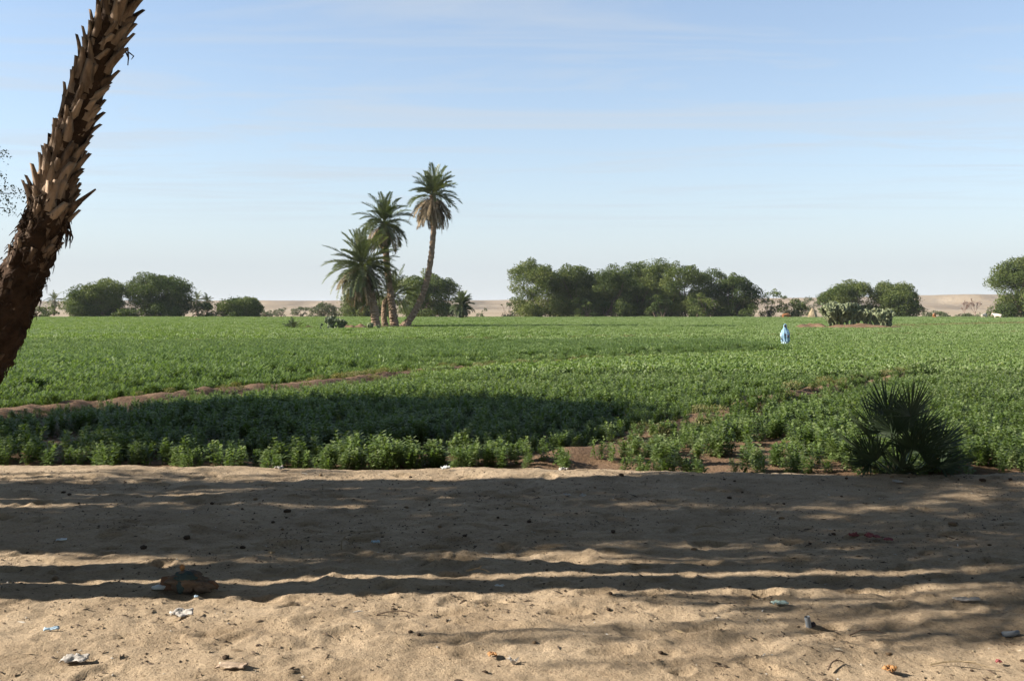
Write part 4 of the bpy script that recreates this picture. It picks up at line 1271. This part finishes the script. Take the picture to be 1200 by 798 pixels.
J = [((0, 0, .93), (.14, .10)), ((0, 0, 1.10), (.12, .085)), ((0, -.01, 1.30), (.15, .095)), ((0, -.01, 1.40), (.07, .06)), ((0, -.03, 1.47), .045), ((0, -.065, 1.55), (.078, .095)), ((0, -.06, 1.63), (.07, .085)),
     ((-.17, -.01, 1.35), .05), ((-.24, -.03, 1.08), .04), ((-.27, -.12, .86), .028), ((-.275, -.15, .78), (.022, .034)),
     ((.17, -.01, 1.35), .05), ((.25, -.04, 1.10), .04), ((.08, -.24, 1.04), .028), ((.0, -.26, 1.04), (.022, .032)),
     ((-.09, 0, .86), .085), ((-.10, -.06, .48), .055), ((-.10, .0, .09), .035), ((-.10, -.15, .03), (.04, .025)),
     ((.09, 0, .86), .085), ((.10, .02, .48), .055), ((.10, .13, .11), .035), ((.10, -.01, .03), (.04, .025)), ((0, -.165, 1.565), .015)]
E = [(0, 1), (1, 2), (2, 3), (3, 4), (4, 5), (5, 6), (2, 7), (7, 8), (8, 9), (9, 10), (2, 11), (11, 12), (12, 13), (13, 14), (0, 15), (15, 16), (16, 17), (17, 18), (0, 19), (19, 20), (20, 21), (21, 22), (5, 23)]
# fingers: short chains rooted in each palm
for (hand, dirv, spread) in ((10, Vector((-.05, -.25, -1)), Vector((0.02, 1, -.1))), (14, Vector((-1, -.15, -.1)), Vector((0, .1, 1)))):
    h0 = Vector(J[hand][0])
    dirv = dirv.normalized()
    for q, ln in ((-.027, .055), (-.009, .068), (.009, .064), (.027, .05)):
        k1 = h0 + dirv * .045 + spread * q
        J.append((tuple(k1), .0095)); J.append((tuple(k1 + dirv * ln * .6 + Vector((0.006, -.006, -.004))), .0085)); J.append((tuple(k1 + dirv * ln + Vector((0.018, -.004, -.01))), .007))
        n_ = len(J); E += [(hand, n_ - 3), (n_ - 3, n_ - 2), (n_ - 2, n_ - 1)]
    t1 = h0 + dirv * .01 - spread * .045
    J.append((tuple(t1), .010)); J.append((tuple(t1 + dirv * .04 - spread * .012), .008)); n_ = len(J); E += [(hand, n_ - 2), (n_ - 2, n_ - 1)]
skin_body('body', J, E, M['skin'], per)
for s in (-1, 1):
    g = Geo()
    cc, rr = (s * .03, -.146, 1.585), .012
    vv = [(cc[0] + rr * math.cos(a) * math.cos(b_), cc[1] + rr * math.sin(b_) * .6, cc[2] + rr * math.sin(a) * math.cos(b_) * .7) for b_ in (-1.2, -.4, .4, 1.2) for a in [q * .785 for q in range(8)]]
    ff = [(j * 8 + k, j * 8 + (k + 1) % 8, (j + 1) * 8 + (k + 1) % 8, (j + 1) * 8 + k) for j in range(3) for k in range(8)]
    g.add(vv, ff)
    g.build('eye', M['hair'], per)
# draped robe: folded surface from hood to hem, open at the face
def drape(name, prof, mat, seed, folds=13, famp=.02, face=None, skew=0.0):
    """prof rows: z, rx, ry, cx, cy"""
    n = 72; m_ = 46
    Zs = [q[0] for q in prof]
    V = []
    rr_ = rngf(seed)
    ph = rr_.uniform(0, 6.28, 4)
    for j in range(m_):
        z = Zs[0] + (Zs[-1] - Zs[0]) * j / (m_ - 1)
        vals = [np.interp(z, Zs, [q[c] for q in prof]) for c in range(1, 5)]
        for k in range(n):
            a = 2 * math.pi * k / n
            low = max(0, (1.42 - z))
            fo = 1 + famp * (.25 + low) * (math.sin(a * folds + ph[0] + z * 2.5) + .6 * math.sin(a * (folds - 5) + ph[1] - z * 4)) + .015 * math.sin(a * 5 + z * 22 + ph[2])
            V.append((vals[2] + math.cos(a) * vals[0] * fo, vals[3] + math.sin(a) * vals[1] * fo, z + .012 * math.sin(a * 3 + ph[3])))
    Fq = []
    for j in range(m_ - 1):
        for k in range(n):
            q = (j * n + k, j * n + (k + 1) % n, (j + 1) * n + (k + 1) % n, (j + 1) * n + k)
            if face:
                c = sum((Vector(V[i]) for i in q), Vector()) / 4
                if c.y < -.03 and (c.x / face[1]) ** 2 + ((c.z - face[0]) / face[2]) ** 2 < 1: continue
            Fq.append(q)
    if face:
        b = len(V); V.append((prof[-1][3], prof[-1][4], prof[-1][0] + .015))
        tr = [((m_ - 1) * n + k, (m_ - 1) * n + (k + 1) % n, b) for k in range(n)]
    else: tr = []
    o = mesh_np(name, np.array(V), [np.array(Fq), np.array(tr)] if tr else np.array(Fq), mat, per, smooth_sh=True)
    so_ = o.modifiers.new("thick", 'SOLIDIFY'); so_.thickness = .008
    return o
# rows run from the hem (z low) to the top
drape('gown', [(.13, .25, .23, 0, 0), (.5, .22, .2, 0, 0), (.9, .2, .16, 0, 0), (1.15, .19, .14, 0, -.01), (1.38, .16, .11, 0, -.01)], M['robe2'], 4, 9, .10)
drape('wrap', [(.58, .29, .24, .02, .02), (.75, .30, .24, .015, .01), (.95, .32, .25, .01, -.03), (1.15, .30, .24, .01, -.04), (1.32, .235, .16, 0, -.015), (1.43, .135, .125, 0, -.02), (1.5, .118, .13, 0, -.03), (1.6, .122, .14, 0, -.035), (1.68, .085, .11, 0, -.03), (1.71, .03, .045, 0, -.03)], M['robe'], 6, 9, .085, face=(1.575, .085, .105))
# arm cloth over the folded forearm, and the bag she carries there
g = Geo(); g.tube([(.27, -.06, 1.12), (.20, -.22, 1.03), (.09, -.29, 1.02)], [.07, .075, .06], 10, False); g.build('sleeve', M['robe'], per, True)
g = Geo(); g.tube([(-.25, -.02, 1.12), (-.275, -.09, .98), (-.282, -.13, .885)], [.07, .075, .06], 10, False); g.build('sleeve', M['robe2'], per, True)
g = Geo()
for j, (z, r) in enumerate(((.86, .05), (.9, .1), (.98, .11), (1.0, .06))): pass
g.tube([(.19, -.31, .83), (.19, -.315, .86), (.19, -.31, .93), (.19, -.305, .99), (.19, -.30, 1.01)], [.03, .075, .085, .06, .03], 12)
bg = g.build('handbag', M['bag'], None, True); bg.location = per.location; bg.rotation_euler = per.rotation_euler; bg.scale = per.scale
tag(bg, "small dark bag held against the waist of the person in blue", "bag")

# ------------------------------------------------------------------ far cattle
def cow(name, label, pos, rz, mat, sc=1.0, graze=True):
    r = empty(name, pos, rz)
    J = [((-.55, 0, 1.08), (.24, .27)), ((-.15, 0, 1.03), (.27, .31)), ((.3, 0, 1.03), (.26, .32)), ((.62, 0, 1.12), (.18, .24)), ((.88, 0, 1.2 if not graze else .85), (.11, .15)), ((1.08, 0, 1.3 if not graze else .52), (.09, .11)), ((1.3, 0, 1.15 if not graze else .28), (.06, .065)),
         ((-.68, .16, .85), .12), ((-.62, .17, .55), .065), ((-.74, .17, .4), .045), ((-.70, .17, .02), .04),
         ((-.68, -.16, .85), .12), ((-.58, -.17, .55), .065), ((-.70, -.17, .4), .045), ((-.66, -.17, .02), .04),
         ((.5, .15, .8), .09), ((.5, .16, .42), .05), ((.48, .16, .02), .04), ((.5, -.15, .8), .09), ((.55, -.16, .42), .05), ((.53, -.16, .02), .04),
         ((-.82, 0, 1.12), .04), ((-.88, 0, .6), .02), ((1.02, .14, 1.36 if not graze else .62), .03), ((1.02, -.14, 1.36 if not graze else .62), .03)]
    E = [(0, 1), (1, 2), (2, 3), (3, 4), (4, 5), (5, 6), (0, 7), (7, 8), (8, 9), (9, 10), (0, 11), (11, 12), (12, 13), (13, 14), (2, 15), (15, 16), (16, 17), (2, 18), (18, 19), (19, 20), (0, 21), (21, 22), (5, 23), (5, 24)]
    skin_body('body', J, E, M[mat], r, 1)
    g = Geo()
    hz = 1.42 if not graze else .68
    for s in (-1, 1): g.tube([(1.03, s * .06, hz - .05), (1.02, s * .17, hz + .04), (1.04, s * .2, hz + .14)], [.025, .02, .008], 6)
    g.build('horns', M['bark'], r, True)
    r.scale = (sc, sc, sc)
    tag(r, label, "cow")
    return r
for (x, d, rz, mt, gz, lb) in ((921, 196, 0.2, 'brown_hide', True, "rust brown cow grazing in front of the big grove's right end"), (967, 200, 1.2, 'brown_hide', False, "rust brown cow left of the large cactus clump"),
                               (1169, 190, 2.2, 'pale_hide', False, "cream cow near the large tree at the right edge"), (1153, 196, 0.6, 'pale_hide', True, "cream cow grazing left of the other cream cow"), (1095, 202, 1.0, 'brown_hide', True, "small tan cow far off below the bare hills")):
    b = px(x, HOR, d)
    cow("cow", lb, (b.x, d, -0.78), rz, mt, .95, gz)

# ------------------------------------------------------------------ litter on the sand
def spt(x, y):
    d = CAMZ * F / (y - HOR)
    X = (x - 600) / F * d
    for _ in range(4):
        z = sz(X, d); d = (CAMZ - z) * F / (y - HOR); X = (x - 600) / F * d
    return X, d, sz(X, d)
def scrap(name, label, cat, x, y, L, W, H, mat, seed, rz=0.0, group=None, loc=None):
    """a crumpled sheet with real thickness, lying on the sand"""
    rng = rngf(seed); n, m_ = 14, 10
    L *= .75; W *= .7; H *= .6
    u = np.linspace(-.5, .5, n); w = np.linspace(-.5, .5, m_)
    U, Wv = np.meshgrid(u, w)
    X = U * L * (1 + .18 * fbm(Wv * 3, U * 0, seed, 2)); Y = Wv * W * (1 + .35 * fbm(U * 3, Wv * 0, seed + 1, 2))
    Z = H * (.5 + .5 * fbm(U * 3.5, Wv * 3.5, seed + 2, 3)) + H * .8 * np.abs(vnoise(U * 5, Wv * 5, seed + 3)) + .004
    v = np.stack([X, Y, Z], -1).reshape(-1, 3); i = np.arange(n * m_).reshape(m_, n)
    f = np.stack([i[:-1, :-1], i[:-1, 1:], i[1:, 1:], i[1:, :-1]], -1).reshape(-1, 4)
    o = mesh_np(name, v, f, M[mat])
    so_ = o.modifiers.new("thick", 'SOLIDIFY'); so_.thickness = .004; so_.offset = 1
    p = loc or spt(x, y)
    o.location = (p[0], p[1], p[2] + .002); o.rotation_euler = (0, 0, rz)
    tag(o, label, cat, group)
    return o
scrap("paper_scrap", "flat white paper scrap on lit sand below the dark rag bundle", "paper scrap", 213, 722, .15, .16, .03, 'paper', 1, .35)
scrap("plastic_scrap", "white crumpled plastic in the lower left corner", "litter", 88, 776, .16, .12, .035, 'paper', 2, .1)
scrap("plastic_scrap", "tan plastic sheet half buried at the bottom left", "litter", 272, 783, .17, .10, .02, 'tan', 3, -.1)
scrap("plastic_scrap", "pale blue plastic scrap in the broad shade left of the middle", "litter", 440, 638, .08, .08, .03, 'bluebag', 4, .2)
scrap("red_rag", "faded red rag lying in the shade on the right, largest piece", "rag", 1023, 633, .13, .12, .045, 'red', 5, .1)
scrap("red_rag", "faded red rag at the left end of the three red pieces", "rag", 1001, 631, .08, .08, .04, 'red', 6, .4)
scrap("red_rag", "dark red rag at the right end of the three red pieces", "rag", 1041, 635, .08, .09, .03, 'red', 7, -.3)
scrap("plastic_scrap", "pale green plastic strip on the sand right of the middle", "litter", 914, 709, .11, .06, .02, 'greenbag', 8, .1)
scrap("paper_scrap", "long white strip lying in thin shade at the far right", "paper scrap", 1133, 704, .18, .07, .02, 'paper', 9, .0)
scrap("paper_scrap", "white scrap at the foot of the fan palm bush", "paper scrap", 1052, 566, .08, .14, .025, 'paper', 11, .2)
scrap("paper_scrap", "left one of two white scraps near the field edge", "paper scrap", 665, 582, .05, .12, .03, 'paper', 12, .6)
scrap("paper_scrap", "right one of two white scraps near the field edge", "paper scrap", 683, 583, .06, .10, .03, 'paper', 13, -.4)
scrap("plastic_scrap", "grey blue plastic scrap near the middle in shade", "litter", 585, 689, .07, .04, .02, 'plastic', 14, -.3)
scrap("plastic_scrap", "bluish plastic flake at the left of the lit sand", "litter", 60, 740, .10, .06, .02, 'bluebag', 15, .3)
scrap("plastic_scrap", "small blue flake just below the dark rag bundle", "litter", 230, 703, .025, .03, .012, 'bluebag', 16, .3)
scrap("plastic_scrap", "pale plastic flake in the deep shade at the upper left", "litter", 72, 634, .09, .08, .015, 'plastic', 17, .3)
scrap("leaf_scrap", "pale dry leaf at the edge of the broad shade on the left", "dry leaf", 318, 650, .06, .05, .02, 'straw', 18, -.6)
scrap("orange_peel", "orange brown peel on lit sand at the bottom right", "peel", 1043, 789, .07, .07, .04, 'orange', 19, .6)
scrap("orange_peel", "small red peel at the bottom right corner", "peel", 1170, 779, .03, .035, .025, 'red', 20, .6)
scrap("orange_peel", "small rust brown peel near the bottom middle", "peel", 577, 770, .05, .05, .02, 'orange', 22, .2)
# field-edge scraps stand on the soil
for (x, y, lb, sd, mt) in ((660, 552, "pale crumpled scrap at the front edge of the crop", 23, 'paper'), (522, 553, "grey scrap at the front edge of the crop left of the middle", 24, 'plastic'), (327, 551, "white scrap at the front edge of the crop on the left", 25, 'paper')):
    X = (x - 600) / F * 10.9
    ye = float(edge_y(X)) - .12
    scrap("paper_scrap", lb, "paper scrap", 0, 0, .11, .10, .05, mt, sd, .3, loc=(X * ye / 10.9, ye, sz(X * ye / 10.9, ye)))
# feather tuft
fx_, fy_, fz_ = spt(602, 779)
g = Geo(); pr = random.Random(6)
for k in range(26):
    a = pr.uniform(0, 6.28); L = pr.uniform(.015, .04)
    g.tube([(0, 0, .004), (math.cos(a) * L * .6, math.sin(a) * L * .4, .012 + L * .5), (math.cos(a) * L, math.sin(a) * L * .6, .01 + L * pr.uniform(.3, .9))], [.0035, .004, .001], 4)
ft = g.build("feather_tuft", M['paper']); ft.location = (fx_, fy_, fz_); tag(ft, "white fluffy feather tuft on lit sand at the bottom middle", "feather")
# pipe stub standing at a slant
x_, y_, z_ = spt(948, 734)
ps = empty("pipe_stub", (x_, y_, z_), .3)
g = Geo()
seg = 14
pts = [Vector((0, 0, -.01)), Vector((-.006, 0, .03)), Vector((-.013, 0, .055))]
g.tube(pts, [.015, .015, .015], seg, False); g.tube([pts[2], pts[1], pts[0]], [.012, .012, .012], seg, False)
vv = []
g.build('tube', M['pipe'], ps, True)
g = Geo(); g.tube([(.012, 0, .004), (.03, 0, .012), (.045, .01, .008)], [.012, .014, .004], 8); g.build('torn_end', M['bag'], ps, True)
tag(ps, "short grey pipe stub standing tilted in the sand on the right", "pipe")
x_, y_, z_ = spt(1186, 741)
g = Geo(); g.tube([(-.05, 0, .012), (0, 0, .016), (.04, .01, .02)], [.016, .015, .012], 12); o_ = g.build("pipe_stub", M['pipe'], None, True); o_.location = (x_, y_, z_)
tag(o_, "grey pipe piece lying at the right edge of the sand", "pipe")
# twigs
pr = random.Random(8)
def twig(x, y, L, rz, lb, curl=.3, mat='straw', up=.02):
    p = spt(x, y); g = Geo()
    pts = []
    for k in range(7):
        u = k / 6
        pts.append((L * (u - .5), L * curl * math.sin(u * 3.0) * .5, .006 + up * math.sin(u * 3.1) + pr.uniform(0, .004)))
    g.tube(pts, [.005 - .003 * k / 6 for k in range(7)], 5)
    g.tube([pts[3], (pts[3][0] + L * .18, pts[3][1] - L * .14, pts[3][2] + .02)], [.003, .001], 4)
    o = g.build("twig", M[mat]); o.location = p; o.rotation_euler = (0, 0, rz)
    tag(o, lb, "twig")
twig(408, 644, .12, .9, "curled pale twig at the shade edge left of the middle", .8, up=.06)
twig(1130, 784, .30, -.3, "long pale twig at the bottom right", .2)
twig(980, 782, .14, .7, "short brown twig at the bottom right of the middle", .2, 'bark')
twig(1017, 745, .2, .1, "reddish stick in thin shade on the right", .15, 'bark')
twig(467, 723, .25, -.2, "thin stick beside the sand ridge left of the middle", .2, 'bark')
twig(830, 620, .2, .0, "pale straw in the broad shade right of the middle", .1)
twig(560, 673, .15, -.2, "yellow straw on the lit strip near the middle", .1)
# the rag bundle
x_, y_, z_ = spt(214, 691)
rb_ = empty("rag_bundle", (x_, y_, z_))
tag(rb_, "dark crumpled bundle of brown cloth and leather lying on the sand at the left", "rag bundle")
def lump(name, c, r, mat, parent, seed, amp=.25, n=28, m_=18, freq=2.5, rot=None):
    V = []
    for j in range(m_ + 1):
        ph = -math.pi / 2 + math.pi * j / m_
        for k in range(n):
            a = 2 * math.pi * k / n
            d = np.array([math.cos(ph) * math.cos(a), math.cos(ph) * math.sin(a), math.sin(ph)])
            q = 1 + amp * float(fbm(d[0] * freq + d[2] * 1.7 + 3, d[1] * freq + d[2] * 2.3, seed, 3)) + amp * .6 * abs(float(vnoise(d[0] * 4 + 9, d[2] * 4 + d[1] * 3, seed + 4)))
            V.append(d * q * np.array(r))
    V = np.array(V)
    if rot is not None: V = V @ np.array(rot.to_matrix()).T
    V = V + np.array(c)
    i = np.arange((m_ + 1) * n).reshape(m_ + 1, n)
    f = np.stack([i[:-1], np.roll(i, -1, 1)[:-1], np.roll(i, -1, 1)[1:], i[1:]], -1).reshape(-1, 4)
    return mesh_np(name, V, f, M[mat], parent, smooth_sh=False)
from mathutils import Euler
lump('cloth', (.03, 0, .045), (.10, .07, .062), 'cloth', rb_, 3, .42, freq=2.0, n=40, m_=26)
lump('cloth_end', (.12, -.01, .03), (.075, .05, .035), 'cloth', rb_, 5, .42, freq=2.0, n=34, m_=22, rot=Euler((0, .25, -.2)))
lump('toe_piece', (.185, -.005, .035), (.035, .025, .02), 'card', rb_, 6, .2, rot=Euler((0, .5, 0)))
lump('dark_fold', (.025, -.03, .085), (.06, .045, .03), 'teal', rb_, 7, .42, freq=2.2)
lump('dark_fold', (.01, -.07, .035), (.02, .012, .035), 'teal', rb_, 9, .3)
lump('pale_tip', (-.002, 0, .135), (.014, .012, .018), 'orange', rb_, 8, .3)
# bent leather flap standing on the left
V = []; 
for j in range(9):
    for k in range(13):
        u = k / 12; w = j / 8
        a = (u - .5) * 2.2
        V.append((-.075 + .075 * math.sin(a), -.02 + .04 * (1 - math.cos(a)) + .035 * w, .004 + .075 * w * (math.cos(a * .72) ** .6)))
i = np.arange(9 * 13).reshape(9, 13)
fl = mesh_np('leather_flap', np.array(V), np.stack([i[:-1, :-1], i[:-1, 1:], i[1:, 1:], i[1:, :-1]], -1).reshape(-1, 4), M['card'], rb_, smooth_sh=True)
sm = fl.modifiers.new("thick", 'SOLIDIFY'); sm.thickness = .008
lump('grey_flake', (-.14, 0, .016), (.045, .03, .012), 'plastic', rb_, 14, .3)

# loose clods and dung crumbs, the larger ones each on their own
ck = [lump("clod", (0, 0, 0), (1, .85, .6), m_, None, 30 + q, .35, 12, 8) for q, m_ in enumerate(('dung', 'clod', 'dung'))]
protos_c = [c.data for c in ck]
for c in ck: bpy.data.objects.remove(c)
pr = random.Random(14)
LB = {0: "dark dry dung lump strewn on the sand", 1: "sand coloured earth clod strewn on the sand", 2: "dark dry dung lump strewn on the sand"}
for k in range(110):
    yy = 3.9 + 6.0 * pr.random() ** .9; xx = pr.uniform(-.53, .53) * yy
    q = pr.choice((0, 0, 1, 2))
    o_ = bpy.data.objects.new("dung_lump" if q != 1 else "earth_clod", protos_c[q]); COL.objects.link(o_)
    s_ = pr.choice((.006, .008, .009, .011, .013, .018)) * (1 if yy < 7 else 1.4)
    o_.location = (xx, yy, sz(xx, yy) + s_ * .35); o_.scale = (s_ * pr.uniform(.8, 1.4), s_, s_); o_.rotation_euler = (0, 0, pr.uniform(0, 6.28))
    tag(o_, LB[q], "dung" if q != 1 else "clod", "dung lumps strewn over the sand" if q != 1 else "earth clods strewn over the sand")
# finest crumbs and straw bits: one mass nobody could count
rc2 = rngf(66)
n = 16000
yy = 3.7 + 6.4 * rc2.random(n) ** .85; xx = rc2.uniform(-.58, .58, n) * (yy + 1.2)
k_ = fbm(xx * 1.4, yy * 1.4, 90, 3) + rc2.normal(0, .25, n) > -.05
xx, yy = xx[k_], yy[k_]; n = len(xx)
zz = np.array([sz(a, b_) for a, b_ in zip(xx, yy)])
an = rc2.uniform(0, 6.283, n); L = rc2.lognormal(math.log(.0145), .62, n); W = np.minimum(L * rc2.uniform(.2, .8, n), .012)
t = np.stack([np.cos(an), np.sin(an), rc2.normal(0, .15, n)], 1); b_ = np.stack([-np.sin(an), np.cos(an), rc2.normal(0, .25, n)], 1)
c = np.stack([xx, yy, zz + .003], 1); up = np.array([0, 0, 1.0]) * (W * .5)[:, None]
vv = np.stack([c - t * (L / 2)[:, None], c + b_ * (W / 2)[:, None], c + t * (L / 2)[:, None], c - b_ * (W / 2)[:, None], c + up + .001], 1).reshape(-1, 3)
q = np.arange(n) * 5
tri = np.concatenate([np.stack([q + a, q + (a + 1) % 4, q + 4], 1) for a in range(4)])
tn = rc2.random(n); tn = np.tile(tn, 4)
m, nt, p, o = new_mat("crumbs")
at = nt.nodes.new('ShaderNodeAttribute'); at.attribute_name = 'tone'
nt.links.new(ramp(nt, at.outputs['Fac'], [(0.0, (.05, .032, .02)), (.55, (.10, .068, .042)), (.8, (.24, .17, .10)), (.93, (.34, .26, .15)), (1.0, (.5, .47, .42))]), p.inputs['Base Color'])
p.inputs['Roughness'].default_value = .9
M['crumbs'] = m
cr_ = mesh_np("crumbs", vv, tri, m, tone=tn)
tag(cr_, "fine dung crumbs and straw bits scattered over the sand", "crumbs", kind='stuff')
